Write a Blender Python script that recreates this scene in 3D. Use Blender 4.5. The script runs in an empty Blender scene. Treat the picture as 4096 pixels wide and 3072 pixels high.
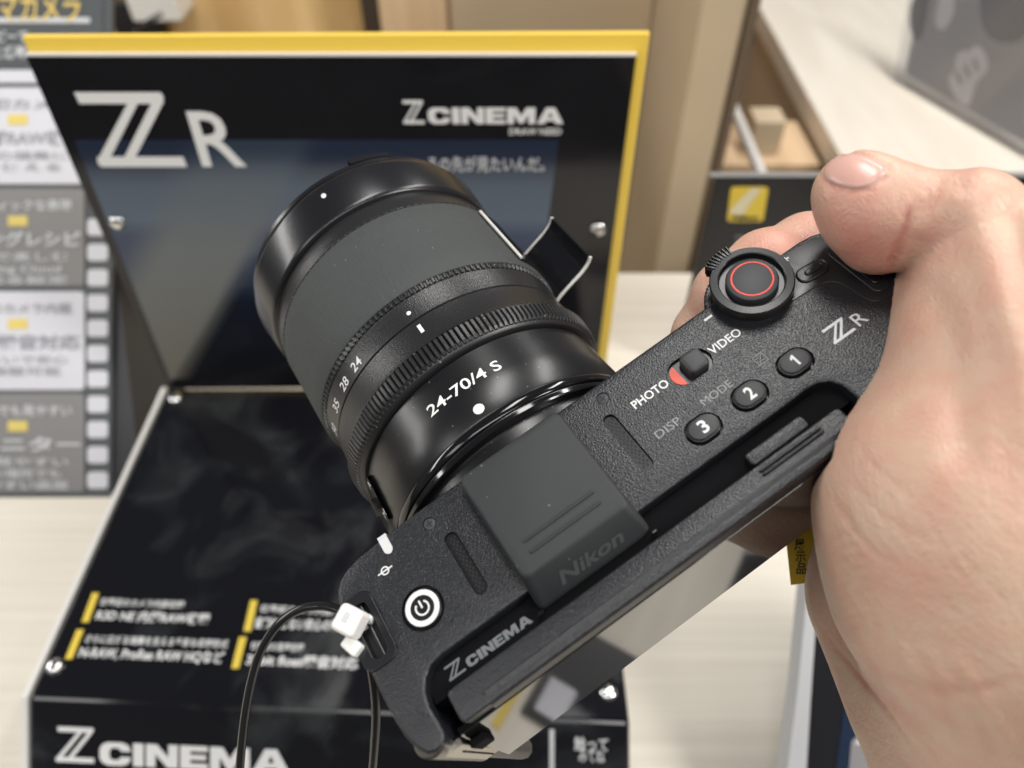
import bpy, bmesh, math, random
import numpy as np
from mathutils import Matrix, Vector

random.seed(7); np.random.seed(7)
SC = bpy.context.scene
COL = SC.collection
S = 0.001                                   # everything below is written in millimetres

# ------------------------------------------------------------------ camera, world, lights, exposure
PITCH = math.radians(47.0)
cp, sp = math.cos(PITCH), math.sin(PITCH)
EYE = np.array([0.0, 0.0, 430.0])           # the phone that took the picture, above the table (z = 0)
RGT = np.array([1.0, 0, 0]); FWD = np.array([0, cp, -sp]); UPV = np.array([0, sp, cp])
camd = bpy.data.cameras.new('camera'); cam = bpy.data.objects.new('camera', camd); COL.objects.link(cam)
cam.location = Vector(EYE * S)
cam.rotation_euler = (math.radians(90) - PITCH, 0, 0)
camd.sensor_width = 36; camd.lens = 2900 / 4096 * 36
camd.clip_start = 0.005; camd.clip_end = 60
camd.dof.use_dof = True; camd.dof.focus_distance = 0.183; camd.dof.aperture_fstop = 8.8
SC.camera = cam

SC.view_settings.view_transform = 'Standard'; SC.view_settings.look = 'None'
SC.view_settings.exposure = 0.0; SC.view_settings.gamma = 1.0; SC.view_settings.use_curve_mapping = False

world = bpy.data.worlds.new('World'); SC.world = world; world.use_nodes = True
wn = world.node_tree.nodes; wl = world.node_tree.links
bg = wn['Background']
tc = wn.new('ShaderNodeTexCoord'); sx = wn.new('ShaderNodeSeparateXYZ'); wl.new(tc.outputs['Generated'], sx.inputs[0])
mr = wn.new('ShaderNodeMapRange'); mr.inputs[1].default_value = -1; mr.inputs[2].default_value = 1
wl.new(sx.outputs['Z'], mr.inputs[0])
wr = wn.new('ShaderNodeValToRGB'); wl.new(mr.outputs[0], wr.inputs[0])
els = wr.color_ramp.elements
els[0].position = 0.0; els[0].color = (.05, .045, .04, 1)
els[1].position = 1.0; els[1].color = (.075, .085, .10, 1)
e = els.new(.5); e.color = (.20, .195, .185, 1)
e = els.new(.68); e.color = (.10, .108, .12, 1)
e = els.new(.40); e.color = (.07, .068, .06, 1)
wl.new(wr.outputs[0], bg.inputs['Color']); bg.inputs['Strength'].default_value = 1.0


def area(name, loc, target, sx_, sy_, power, color=(1, .975, .94)):
    d = bpy.data.lights.new(name, 'AREA'); d.shape = 'RECTANGLE'; d.size = sx_; d.size_y = sy_; d.energy = power; d.color = color
    o = bpy.data.objects.new(name, d); COL.objects.link(o); o.location = loc
    v = Vector(target) - Vector(loc); o.rotation_euler = v.to_track_quat('-Z', 'Y').to_euler()
    return o


HOT = (0.03, 0.14, 0.30)
area('ceiling_panel_light', (0.78, 1.25, 1.60), (0.78, 1.25, 0), .16, 1.3, 18)
area('ceiling_spot_light', (-0.08, 0.50, 1.60), (-0.08, .50, 0), .24, .7, 10)
area('ceiling_strip_light', (-1.22, 0.31, 0.66), HOT, 1.0, .11, 6)
area('ceiling_back_light', (0.05, -0.62, 1.45), HOT, 1.2, .26, 7)
area('added_corner_fill', (-0.95, -0.70, 1.30), (0.0, .3, .15), .7, .35, 4)  # added fill to brighten the panel's lettering; no lamp known in this corner
area('ceiling_side_light', (1.20, -0.25, 1.30), (0.05, .2, .2), .35, .6, 19)

# ------------------------------------------------------------------ the pose of the held camera (photo frame: x right, y down, z away)
_F = 2900.0; _C = np.array([2048.0, 1536.0])
by = np.array([-2950, -3856, 2900.0]); by /= np.linalg.norm(by)
bx = np.array([.812, -.579, .077]); bx -= bx.dot(by) * by; bx /= np.linalg.norm(bx)
bz = np.cross(bx, by)
BM = np.stack([bx, by, bz], 1)
BO = np.array([-0.9, 14.7, 169.5])


def cam2w(P):
    P = np.asarray(P, float)
    return EYE + P[..., 0:1] * RGT - P[..., 1:2] * UPV + P[..., 2:3] * FWD


def body2w(q):
    q = np.atleast_2d(np.asarray(q, float))
    return cam2w(q @ BM.T + BO)


def ray(px, py):                            # a point of the 2212-wide picture -> viewing direction in the photo frame
    return np.array([(px / .54 - _C[0]) / _F, (py / .54 - _C[1]) / _F, 1.0])


def onplane(px, py, p0, n):                 # where that line of sight meets a real plane of the place (world mm)
    d = cam2w(ray(px, py)) - EYE
    t = np.dot(np.asarray(p0, float) - EYE, n) / np.dot(d, n)
    return EYE + t * d


def at(px, py, depth):
    return cam2w(ray(px, py) * depth)


# ------------------------------------------------------------------ materials
def nodes_of(m):
    return m.node_tree.nodes, m.node_tree.links


def mat(name, col, rough=.5, metal=0.0, spec=.5, bump=None, var=None, coat=0.0, aniso=None, trans=0.0, alpha=None):
    m = bpy.data.materials.new(name); m.use_nodes = True
    n, l = nodes_of(m); b = n['Principled BSDF']
    b.inputs['Base Color'].default_value = (*col, 1); b.inputs['Roughness'].default_value = rough
    b.inputs['Metallic'].default_value = metal; b.inputs['Specular IOR Level'].default_value = spec
    b.inputs['Coat Weight'].default_value = coat; b.inputs['Coat Roughness'].default_value = .05
    b.inputs['Transmission Weight'].default_value = trans
    t = n.new('ShaderNodeTexCoord')
    if bump:                                 # list of (kind, scale per metre, height)
        prev = None
        for kind, sc, h in bump:
            if kind == 'vor':
                x = n.new('ShaderNodeTexVoronoi'); x.feature = 'SMOOTH_F1'; x.inputs['Scale'].default_value = sc; out = x.outputs['Distance']
            else:
                x = n.new('ShaderNodeTexNoise'); x.inputs['Scale'].default_value = sc; x.inputs['Detail'].default_value = 3; out = x.outputs['Fac']
            if kind == 'str':                # streaks that run along the lens
                mp = n.new('ShaderNodeMapping'); mp.inputs['Scale'].default_value = (1, .12, 1); mp.inputs['Rotation'].default_value = (0, 0, .35)
                l.new(t.outputs['Object'], mp.inputs[0]); l.new(mp.outputs[0], x.inputs['Vector'])
            else: l.new(t.outputs['Object'], x.inputs['Vector'])
            bp = n.new('ShaderNodeBump'); bp.inputs['Strength'].default_value = 1; bp.inputs['Distance'].default_value = h * S
            l.new(out, bp.inputs['Height'])
            if prev: l.new(prev.outputs[0], bp.inputs['Normal'])
            prev = bp
        l.new(prev.outputs[0], b.inputs['Normal'])
    if var:                                  # (scale, amount): uneven colour and gloss
        x = n.new('ShaderNodeTexNoise'); x.inputs['Scale'].default_value = var[0]; x.inputs['Detail'].default_value = 5
        l.new(t.outputs['Object'], x.inputs['Vector'])
        r = n.new('ShaderNodeMapRange'); r.inputs[3].default_value = max(0, rough - var[1]); r.inputs[4].default_value = min(1, rough + var[1])
        l.new(x.outputs['Fac'], r.inputs[0]); l.new(r.outputs[0], b.inputs['Roughness'])
        mx = n.new('ShaderNodeMix'); mx.data_type = 'RGBA'
        mx.inputs['A'].default_value = (*[c * .8 for c in col], 1); mx.inputs['B'].default_value = (*[min(1, c * 1.2) for c in col], 1)
        l.new(x.outputs['Fac'], mx.inputs['Factor']); l.new(mx.outputs['Result'], b.inputs['Base Color'])
    return m


M = {}
M['shell'] = mat('textured_black_shell', (.009, .010, .013), .35, spec=.6, bump=[('vor', 3100, .085), ('noi', 2400, .06)])
M['monitor'] = mat('textured_monitor_frame', (.010, .011, .014), .35, spec=.6, bump=[('vor', 3100, .085), ('noi', 2400, .06)])
M['smooth'] = mat('smooth_black_plastic', (.010, .010, .012), .30, bump=[('noi', 3000, .008)])
M['floor'] = mat('matt_black_channel', (.004, .004, .005), .8, spec=.1)
M['rubbercover'] = mat('dark_grey_shoe_cover', (.021, .023, .025), .62, bump=[('noi', 2500, .02)], var=(120, .08))
M['button'] = mat('dark_grey_button', (.030, .032, .035), .5, bump=[('noi', 3500, .015)])
M['black'] = mat('black_gap', (.004, .004, .004), .6)
M['barrel'] = mat('satin_lens_barrel', (.007, .007, .008), .29, bump=[('vor', 3300, .012)])
M['barrel2'] = mat('coarse_lens_barrel', (.014, .014, .015), .34, bump=[('vor', 2800, .06), ('noi', 2500, .04)])
M['ridge'] = mat('ridged_ring_plastic', (.012, .012, .013), .38, bump=[('noi', 3000, .03)])
M['rubber'] = mat('zoom_grip_rubber', (.042, .047, .047), .68, bump=[('str', 1900, .16), ('noi', 2600, .10)], var=(500, .12))
M['hood'] = mat('satin_front_ring', (.009, .009, .011), .26, bump=[('noi', 2600, .01)])
M['gloss'] = mat('gloss_black_ring', (.006, .006, .007), .10)
M['glass'] = mat('lens_glass', (.01, .012, .02), .03, coat=1)
M['white'] = mat('white_print', (.72, .72, .71), .5)
M['greyprint'] = mat('grey_print', (.15, .16, .17), .5)
M['dimprint'] = mat('dim_grey_print', (.24, .245, .25), .5)
M['red'] = mat('red_enamel', (.75, .045, .022), .4)
M['coral'] = mat('coral_red_switch', (.72, .10, .06), .45)
M['emboss'] = mat('embossed_rubber', (.046, .047, .050), .4)
M['screen'] = mat('screen_glass', (.010, .010, .010), .04, spec=.7, coat=.55)
M['metal'] = mat('brushed_hinge_metal', (.40, .37, .32), .30, metal=1, bump=[('noi', 900, .02)])
M['rearmetal'] = mat('satin_rear_panel', (.10, .09, .08), .28, metal=.7)
M['chrome'] = mat('chrome_bolt', (.75, .74, .72), .12, metal=1)
M['nylon'] = mat('white_nylon', (.80, .80, .77), .42, bump=[('noi', 500, .15)])
M['nylon'].node_tree.nodes['Principled BSDF'].inputs['Subsurface Weight'].default_value = .4
M['nylon'].node_tree.nodes['Principled BSDF'].inputs['Subsurface Scale'].default_value = .002
M['cable'] = mat('black_cable_sheath', (.012, .012, .013), .2, bump=[('noi', 300, .05)])
M['tape'] = mat('black_security_film', (.008, .008, .010), .16)
M['tapeedge'] = mat('pale_film_edge', (.70, .69, .64), .4)
M['acrylic'] = mat('gloss_black_acrylic', (.008, .008, .010), .10, bump=[('noi', 9, .06)], var=(28, .09))
M['smudge_painted_sheen'] = mat('black_acrylic_smudge_painted_sheen', (.008, .008, .010), .12, bump=[('noi', 9, .06)])  # grey smears in the colour also stand for the base's cloudy reflection
_n, _l = nodes_of(M['smudge_painted_sheen']); _t = _n.new('ShaderNodeTexCoord'); _x = _n.new('ShaderNodeTexNoise'); _x.inputs['Scale'].default_value = 17; _x.inputs['Detail'].default_value = 5; _x.inputs['Distortion'].default_value = 1.2
_l.new(_t.outputs['Object'], _x.inputs['Vector']); _r = _n.new('ShaderNodeValToRGB'); _l.new(_x.outputs['Fac'], _r.inputs[0]); _l.new(_r.outputs[0], _n['Principled BSDF'].inputs['Base Color'])
_r.color_ramp.elements[0].position = .48; _r.color_ramp.elements[0].color = (.007, .007, .009, 1); _r.color_ramp.elements[1].position = .8; _r.color_ramp.elements[1].color = (.030, .033, .034, 1)
_r2 = _n.new('ShaderNodeMapRange'); _r2.inputs[1].default_value = .42; _r2.inputs[2].default_value = .75; _r2.inputs[3].default_value = .07; _r2.inputs[4].default_value = .4; _l.new(_x.outputs['Fac'], _r2.inputs[0]); _l.new(_r2.outputs[0], _n['Principled BSDF'].inputs['Roughness'])
M['yellow'] = mat('yellow_acrylic', (.86, .60, .09), .30)
M['yellowprint'] = mat('yellow_print', (.76, .56, .06), .45)
M['cutedge'] = mat('pale_acrylic_edge', (.72, .70, .66), .35)
M['navy'] = mat('navy_print_painted_reflection', (.022, .034, .065), .09)  # blue picture print; the panel's reflection is mixed into this colour below
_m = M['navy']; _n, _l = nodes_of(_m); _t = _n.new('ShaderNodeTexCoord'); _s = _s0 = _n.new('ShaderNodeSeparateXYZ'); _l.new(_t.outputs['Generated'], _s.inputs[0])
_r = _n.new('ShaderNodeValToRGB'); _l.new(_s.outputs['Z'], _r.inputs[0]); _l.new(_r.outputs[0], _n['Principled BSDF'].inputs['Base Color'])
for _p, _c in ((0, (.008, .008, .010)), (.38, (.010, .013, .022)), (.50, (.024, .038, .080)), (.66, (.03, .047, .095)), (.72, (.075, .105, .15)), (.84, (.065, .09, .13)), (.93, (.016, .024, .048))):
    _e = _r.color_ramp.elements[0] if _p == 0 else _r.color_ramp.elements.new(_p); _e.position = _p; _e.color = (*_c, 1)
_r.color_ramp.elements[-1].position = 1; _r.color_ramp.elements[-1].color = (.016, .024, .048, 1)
M['faintprint'] = mat('faint_grey_print', (.30, .30, .33), .5)
M['mutedyellow'] = mat('muted_yellow_print', (.66, .52, .13), .5)
M['charcoal'] = mat('charcoal_print', (.070, .078, .082), .45)
M['gold'] = mat('gold_ink', (.62, .46, .14), .4)
M['cardwhite'] = mat('white_card', (.58, .58, .62), .5)
M['cardgrey'] = mat('grey_card', (.20, .195, .19), .5)
M['tag'] = mat('yellow_sticker', (.46, .31, .025), .45)
M['ink'] = mat('black_ink', (.02, .02, .02), .5)
M['softgrey'] = mat('pale_grey_plastic', (.55, .56, .57), .4)
M['blackcard'] = mat('matt_black_board', (.011, .011, .014), .35)
M['bluecard'] = mat('deep_blue_board', (.012, .025, .055), .35)
M['photoprint'] = mat('grey_photo_print', (.27, .26, .265), .5, var=(14, .1))
M['paleprint'] = mat('pale_photo_print', (.70, .68, .69), .5)
M['darkprint'] = mat('dark_photo_print', (.045, .035, .04), .5)
M['clear'] = mat('clear_acrylic', (.95, .94, .95), .08, trans=.9)
M['whitebox'] = mat('white_box', (.75, .74, .70), .5)
M['beigeboard'] = mat('beige_board', (.56, .45, .32), .55, var=(6, .05))
M['greyboard'] = mat('grey_beige_board', (.55, .44, .30), .55, var=(6, .05))
M['darkgap'] = mat('dark_gap_strip', (.045, .03, .02), .6)
M['brownedge'] = mat('brown_edge_strip', (.14, .10, .065), .6)
M['carpet'] = mat('shop_floor', (.30, .24, .17), .8)


def dust(m, scale, thr, amount, col=(.30, .31, .31)):
    n, l = nodes_of(m); b = n['Principled BSDF']; sock = b.inputs['Base Color']
    t = n.new('ShaderNodeTexCoord'); v = n.new('ShaderNodeTexVoronoi'); v.inputs['Scale'].default_value = scale; l.new(t.outputs['Object'], v.inputs['Vector'])
    sp_ = n.new('ShaderNodeSeparateColor'); l.new(v.outputs['Color'], sp_.inputs[0])
    c1 = n.new('ShaderNodeMath'); c1.operation = 'MULTIPLY'; c1.inputs[1].default_value = thr; l.new(sp_.outputs[0], c1.inputs[0])
    c2 = n.new('ShaderNodeMath'); c2.operation = 'LESS_THAN'; l.new(v.outputs['Distance'], c2.inputs[0]); l.new(c1.outputs[0], c2.inputs[1])
    c3 = n.new('ShaderNodeMath'); c3.operation = 'GREATER_THAN'; c3.inputs[1].default_value = .72; l.new(sp_.outputs[1], c3.inputs[0])
    c4 = n.new('ShaderNodeMath'); c4.operation = 'MULTIPLY'; l.new(c2.outputs[0], c4.inputs[0]); l.new(c3.outputs[0], c4.inputs[1])
    c5 = n.new('ShaderNodeMath'); c5.operation = 'MULTIPLY'; c5.inputs[1].default_value = amount; l.new(c4.outputs[0], c5.inputs[0])
    mx = n.new('ShaderNodeMix'); mx.data_type = 'RGBA'; mx.inputs['B'].default_value = (*col, 1); l.new(c5.outputs[0], mx.inputs['Factor'])
    if sock.is_linked: l.new(sock.links[0].from_socket, mx.inputs['A'])
    else: mx.inputs['A'].default_value = sock.default_value[:]
    l.new(mx.outputs['Result'], sock)


dust(M['rubbercover'], 420, .13, .3); dust(M['barrel'], 900, .2, .35); dust(M['ridge'], 700, .18, .6); dust(M['rubber'], 600, .14, .4); dust(M['acrylic'], 110, .05, .25); dust(M['smudge_painted_sheen'], 160, .06, .3)


def wood(name, c1, c2, sx_, sy_, scale, rough=.4):
    m = bpy.data.materials.new(name); m.use_nodes = True
    n, l = nodes_of(m); b = n['Principled BSDF']
    t = n.new('ShaderNodeTexCoord'); mp = n.new('ShaderNodeMapping'); mp.inputs['Scale'].default_value = (sx_, sy_, 1)
    l.new(t.outputs['Object'], mp.inputs[0])
    x = n.new('ShaderNodeTexNoise'); x.inputs['Scale'].default_value = scale; x.inputs['Detail'].default_value = 6; x.inputs['Roughness'].default_value = .6
    l.new(mp.outputs[0], x.inputs['Vector'])
    r = n.new('ShaderNodeValToRGB'); r.color_ramp.elements[0].position = .35; r.color_ramp.elements[1].position = .68
    r.color_ramp.elements[0].color = (*c1, 1); r.color_ramp.elements[1].color = (*c2, 1)
    l.new(x.outputs['Fac'], r.inputs[0]); l.new(r.outputs[0], b.inputs['Base Color'])
    b.inputs['Roughness'].default_value = rough
    return m


M['table'] = wood('pale_wood_laminate', (.66, .605, .51), (.745, .69, .595), 1.0, 60, 3.0, .5)
M['pine'] = wood('pine_board', (.60, .41, .24), (.76, .56, .36), 14, 1.2, 2.0, .5)
M['counter'] = wood('cream_laminate', (.70, .63, .53), (.80, .75, .66), 6, 1, 3.0, .35)
M['osb'] = wood('honey_wood_board', (.60, .35, .12), (.92, .66, .33), 5, 11, 2.2, .5)
M['plank'] = wood('tan_wood_plank', (.60, .41, .24), (.76, .56, .36), 14, 1.2, 2.0, .5)


def skin():
    m = bpy.data.materials.new('skin'); m.use_nodes = True
    n, l = nodes_of(m); b = n['Principled BSDF']
    at_ = n.new('ShaderNodeAttribute'); at_.attribute_name = 'blush'
    t = n.new('ShaderNodeTexCoord')
    nz = n.new('ShaderNodeTexNoise'); nz.inputs['Scale'].default_value = 105; nz.inputs['Detail'].default_value = 5
    l.new(t.outputs['Object'], nz.inputs['Vector'])
    nz2 = n.new('ShaderNodeTexNoise'); nz2.inputs['Scale'].default_value = 420; nz2.inputs['Detail'].default_value = 3
    l.new(t.outputs['Object'], nz2.inputs['Vector'])
    ad = n.new('ShaderNodeMath'); ad.operation = 'MULTIPLY_ADD'; ad.inputs[1].default_value = 1.3; ad.inputs[2].default_value = -.66
    l.new(nz.outputs['Fac'], ad.inputs[0])
    a2 = n.new('ShaderNodeMath'); a2.operation = 'MULTIPLY_ADD'; a2.inputs[1].default_value = .22; l.new(nz2.outputs['Fac'], a2.inputs[0]); l.new(ad.outputs[0], a2.inputs[2])
    a3 = n.new('ShaderNodeMath'); a3.operation = 'ADD'; l.new(a2.outputs[0], a3.inputs[0]); l.new(at_.outputs['Fac'], a3.inputs[1]); a3.use_clamp = True
    r = n.new('ShaderNodeValToRGB')
    r.color_ramp.elements[0].position = 0; r.color_ramp.elements[0].color = (.63, .44, .325, 1)
    r.color_ramp.elements[1].position = 1; r.color_ramp.elements[1].color = (.60, .285, .22, 1)
    l.new(a3.outputs[0], r.inputs[0]); l.new(r.outputs[0], b.inputs['Base Color'])
    b.inputs['Roughness'].default_value = .42; b.inputs['Specular IOR Level'].default_value = .4
    b.inputs['Subsurface Weight'].default_value = .35
    b.inputs['Subsurface Radius'].default_value = (1, .35, .18); b.inputs['Subsurface Scale'].default_value = .0035
    # fine skin lines
    v = n.new('ShaderNodeTexVoronoi'); v.feature = 'DISTANCE_TO_EDGE'; v.inputs['Scale'].default_value = 900
    mp = n.new('ShaderNodeMapping'); mp.inputs['Scale'].default_value = (1, .55, .8)
    nd = n.new('ShaderNodeTexNoise'); nd.inputs['Scale'].default_value = 150; l.new(t.outputs['Object'], nd.inputs['Vector'])
    mxv = n.new('ShaderNodeVectorMath'); mxv.operation = 'MULTIPLY_ADD'; mxv.inputs[1].default_value = (.006, .006, .006)
    l.new(nd.outputs['Color'], mxv.inputs[0]); l.new(t.outputs['Object'], mxv.inputs[2])
    l.new(mxv.outputs[0], mp.inputs[0]); l.new(mp.outputs[0], v.inputs['Vector'])
    b1 = n.new('ShaderNodeBump'); b1.inputs['Distance'].default_value = .00017; b1.inputs['Strength'].default_value = 1.0; l.new(v.outputs['Distance'], b1.inputs['Height'])
    b2 = n.new('ShaderNodeBump'); b2.inputs['Distance'].default_value = .0003; b2.inputs['Strength'].default_value = .5; l.new(nz2.outputs['Fac'], b2.inputs['Height']); l.new(b1.outputs[0], b2.inputs['Normal'])
    l.new(b2.outputs[0], b.inputs['Normal'])
    return m


M['skin'] = skin()
M['nail'] = mat('thumb_nail', (.66, .40, .34), .27)
_b = M['nail'].node_tree.nodes['Principled BSDF']; _b.inputs['Subsurface Weight'].default_value = .4; _b.inputs['Subsurface Scale'].default_value = .003

# ------------------------------------------------------------------ mesh helpers (mm)
class MB:
    def __init__(s): s.v = []; s.f = []

    def add(s, vs, fs):
        o = len(s.v); s.v += [tuple(p) for p in vs]; s.f += [tuple(i + o for i in f) for f in fs]; return s

    def box(s, x0, x1, y0, y1, z0, z1):
        vs = [(x, y, z) for z in (z0, z1) for y in (y0, y1) for x in (x0, x1)]
        return s.add(vs, [(0, 2, 3, 1), (4, 5, 7, 6), (0, 1, 5, 4), (2, 6, 7, 3), (0, 4, 6, 2), (1, 3, 7, 5)])

    def hexa(s, q):                           # 8 corners: bottom loop ccw, top loop ccw
        return s.add(q, [(3, 2, 1, 0), (4, 5, 6, 7), (0, 1, 5, 4), (1, 2, 6, 5), (2, 3, 7, 6), (3, 0, 4, 7)])

    def prism(s, poly, z0, z1, bev=0.0, seg=3, botbev=0.0):
        poly = [np.array(p, float) for p in poly]
        if sum(a[0] * b[1] - a[1] * b[0] for a, b in zip(poly, poly[1:] + poly[:1])) < 0: poly = poly[::-1]
        rings = []
        if botbev: rings.append((inset(poly, botbev), z0)); rings.append((poly, z0 + botbev))
        else: rings.append((poly, z0))
        if bev:
            for k in range(seg + 1):
                a = k / seg * math.pi / 2
                rings.append((inset(poly, bev * (1 - math.cos(a))), z1 - bev * (1 - math.sin(a))))
        else: rings.append((poly, z1))
        n = len(poly); vs = []; fs = []
        for r, z in rings: vs += [(p[0], p[1], z) for p in r]
        for k in range(len(rings) - 1):
            for i in range(n):
                j = (i + 1) % n; fs.append((k * n + i, k * n + j, (k + 1) * n + j, (k + 1) * n + i))
        fs.append(tuple(range(n))[::-1]); fs.append(tuple((len(rings) - 1) * n + i for i in range(n)))
        return s.add(vs, fs)

    def lathe(s, prof, x0=0, z0=0, n=160, close=False, mod=None, a0=0, a1=2 * math.pi):     # about the y axis; prof = [(y, r)]
        full = abs(a1 - a0 - 2 * math.pi) < 1e-6; m = n if full else n + 1
        vs = []; fs = []
        for y, r in prof:
            for k in range(m):
                a = a0 + (a1 - a0) * k / n; rr = r * (1 if mod is None else 1) + (mod(k, y) if mod else 0)
                vs.append((x0 + rr * math.cos(a), y, z0 + rr * math.sin(a)))
        for i in range(len(prof) - 1):
            for k in range(n):
                j = (k + 1) % m if full else k + 1
                fs.append((i * m + k, (i + 1) * m + k, (i + 1) * m + j, i * m + j))
        if close and full:
            fs.append(tuple(range(m))); fs.append(tuple((len(prof) - 1) * m + k for k in range(m))[::-1])
        return s.add(vs, fs)

    def disc_lathe(s, prof, cx, cy, n=72, mod=None):                                # about a vertical axis; prof = [(r, z)] bottom outside -> top centre
        vs = []; fs = []
        for r, z in prof:
            for k in range(n):
                a = 2 * math.pi * k / n; rr = r + (mod(k) if mod else 0); vs.append((cx + rr * math.cos(a), cy + rr * math.sin(a), z))
        for i in range(len(prof) - 1):
            for k in range(n):
                j = (k + 1) % n; fs.append((i * n + k, i * n + j, (i + 1) * n + j, (i + 1) * n + k))
        fs.append(tuple((len(prof) - 1) * n + k for k in range(n)))
        if prof[0][0] > 1e-6: fs.append(tuple(range(n))[::-1])
        return s.add(vs, fs)

    def tube(s, pts, r, n=12):
        pts = [np.array(p, float) for p in pts]; vs = []; fs = []; up = None
        for i, p in enumerate(pts):
            t = pts[min(i + 1, len(pts) - 1)] - pts[max(i - 1, 0)]; t /= np.linalg.norm(t)
            if up is None: up = np.cross(t, [0, 0, 1.0]) if abs(t[2]) < .9 else np.cross(t, [1.0, 0, 0])
            up = up - up.dot(t) * t; up /= np.linalg.norm(up); w = np.cross(t, up)
            rr = r[i] if hasattr(r, '__len__') else r
            for k in range(n):
                a = 2 * math.pi * k / n; vs.append(p + rr * (math.cos(a) * up + math.sin(a) * w))
        for i in range(len(pts) - 1):
            for k in range(n):
                j = (k + 1) % n; fs.append((i * n + k, i * n + j, (i + 1) * n + j, (i + 1) * n + k))
        fs.append(tuple(range(n))[::-1]); fs.append(tuple((len(pts) - 1) * n + k for k in range(n)))
        return s.add(vs, fs)

    def map(s, fn):
        s.v = [tuple(fn(np.array(p, float))) for p in s.v]; return s


def inset(poly, d):
    if d == 0: return poly
    out = []; n = len(poly)
    for i in range(n):
        a, b, c = poly[i - 1], poly[i], poly[(i + 1) % n]
        e1 = b - a; e2 = c - b
        n1 = np.array([-e1[1], e1[0]]) / max(1e-9, np.linalg.norm(e1)); n2 = np.array([-e2[1], e2[0]]) / max(1e-9, np.linalg.norm(e2))
        m = n1 + n2; m = m / max(1e-6, np.linalg.norm(m)); k = max(.5, m.dot(n1))
        out.append(b + m * d / k)
    return out


def stadium(cx, cy, L, W, ang=0, n=12):
    r = W / 2; h = L / 2 - r; out = []
    for k in range(n + 1): a = -math.pi / 2 + math.pi * k / n; out.append((h + r * math.cos(a), r * math.sin(a)))
    for k in range(n + 1): a = math.pi / 2 + math.pi * k / n; out.append((-h + r * math.cos(a), r * math.sin(a)))
    c, s_ = math.cos(ang), math.sin(ang)
    return [(cx + x * c - y * s_, cy + x * s_ + y * c) for x, y in out]


def rrect(x0, x1, y0, y1, r, n=6):
    out = []
    for cx, cy, a0 in ((x1 - r, y0 + r, -90), (x1 - r, y1 - r, 0), (x0 + r, y1 - r, 90), (x0 + r, y0 + r, 180)):
        for k in range(n + 1): a = math.radians(a0 + 90 * k / n); out.append((cx + r * math.cos(a), cy + r * math.sin(a)))
    return out


def circle(cx, cy, r, n=48): return [(cx + r * math.cos(2 * math.pi * k / n), cy + r * math.sin(2 * math.pi * k / n)) for k in range(n)]


def catmull(pts, sub=8, closed=False):
    P = [np.array(p, float) for p in pts]; out = []; n = len(P)
    for i in range(n if closed else n - 1):
        p0, p1, p2, p3 = (P[(i + k - 1) % n] for k in range(4)) if closed else (P[max(i - 1, 0)], P[i], P[i + 1], P[min(i + 2, n - 1)])
        for k in range(sub):
            t = k / sub
            out.append(.5 * ((2 * p1) + (-p0 + p2) * t + (2 * p0 - 5 * p1 + 4 * p2 - p3) * t * t + (-p0 + 3 * p1 - 3 * p2 + p3) * t ** 3))
    if not closed: out.append(P[-1])
    return out


ROOTLOC = {}


def obj(name, mb, m, parent=None, smooth=35, bevel=0.0, seg=2, label=None):
    me = bpy.data.meshes.new(name)
    v = np.array(mb.v, float)
    r = parent
    while r is not None and r.parent is not None: r = r.parent
    if r is not None and r.name in ROOTLOC: v = v - ROOTLOC[r.name]
    me.from_pydata((v * S).tolist(), [], mb.f); me.update()
    bm = bmesh.new(); bm.from_mesh(me); bmesh.ops.recalc_face_normals(bm, faces=bm.faces); bm.to_mesh(me); bm.free()
    me.materials.append(m)
    if smooth:
        me.polygons.foreach_set('use_smooth', [True] * len(me.polygons)); me.set_sharp_from_angle(angle=math.radians(smooth))
    o = bpy.data.objects.new(name, me); COL.objects.link(o)
    if parent is not None: o.parent = parent
    if bevel:
        b = o.modifiers.new('bevel', 'BEVEL'); b.width = bevel * S; b.segments = seg; b.limit_method = 'ANGLE'; b.angle_limit = math.radians(40)
        if smooth: b.harden_normals = True
    if label: o['label'] = label
    return o


def thing(name, label, cat, loc, group=None, matrix=None):
    o = bpy.data.objects.new(name, None); COL.objects.link(o); o.empty_display_size = .02
    if matrix is not None: o.matrix_world = matrix
    else: o.location = Vector(np.asarray(loc, float) * S); ROOTLOC[o.name] = np.asarray(loc, float)
    o['label'] = label; o['category'] = cat
    if group: o['group'] = group
    return o


def tag(o, label=None, cat=None, group=None, kind=None):
    if label: o['label'] = label
    if cat: o['category'] = cat
    if group: o['group'] = group
    if kind: o['kind'] = kind
    return o


_txt = {}


def glyphs(s, height=1.0, weight=0.0, wide=1.0, shear=0.0, space=1.0):
    """flat letters: list of verts (x from 0, baseline y=0, cap height = height) and faces, and the width"""
    cu = bpy.data.curves.new('lettering', 'FONT'); cu.body = s; cu.size = 1; cu.offset = weight; cu.resolution_u = 3; cu.shear = shear; cu.space_character = space
    o = bpy.data.objects.new('lettering', cu); COL.objects.link(o)
    dg = bpy.context.evaluated_depsgraph_get(); me = bpy.data.meshes.new_from_object(o.evaluated_get(dg))
    v = np.array([p.co[:] for p in me.vertices]).reshape(-1, 3); f = [tuple(p.vertices) for p in me.polygons]
    bpy.data.objects.remove(o); bpy.data.curves.remove(cu); bpy.data.meshes.remove(me)
    if 'H' not in _txt and s != 'H': _txt['H'] = None; _txt['H'] = glyphs('H')[3]
    cap = v[:, 1].max() if s == 'H' else (_txt.get('H') or .7)
    if s == 'H': return v, f, v[:, 0].max(), v[:, 1].max()
    k = height / cap
    v = v - np.array([v[:, 0].min(), 0, 0]); v = v * np.array([k * wide, k, 0])
    return v, f, v[:, 0].max(), cap


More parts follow.
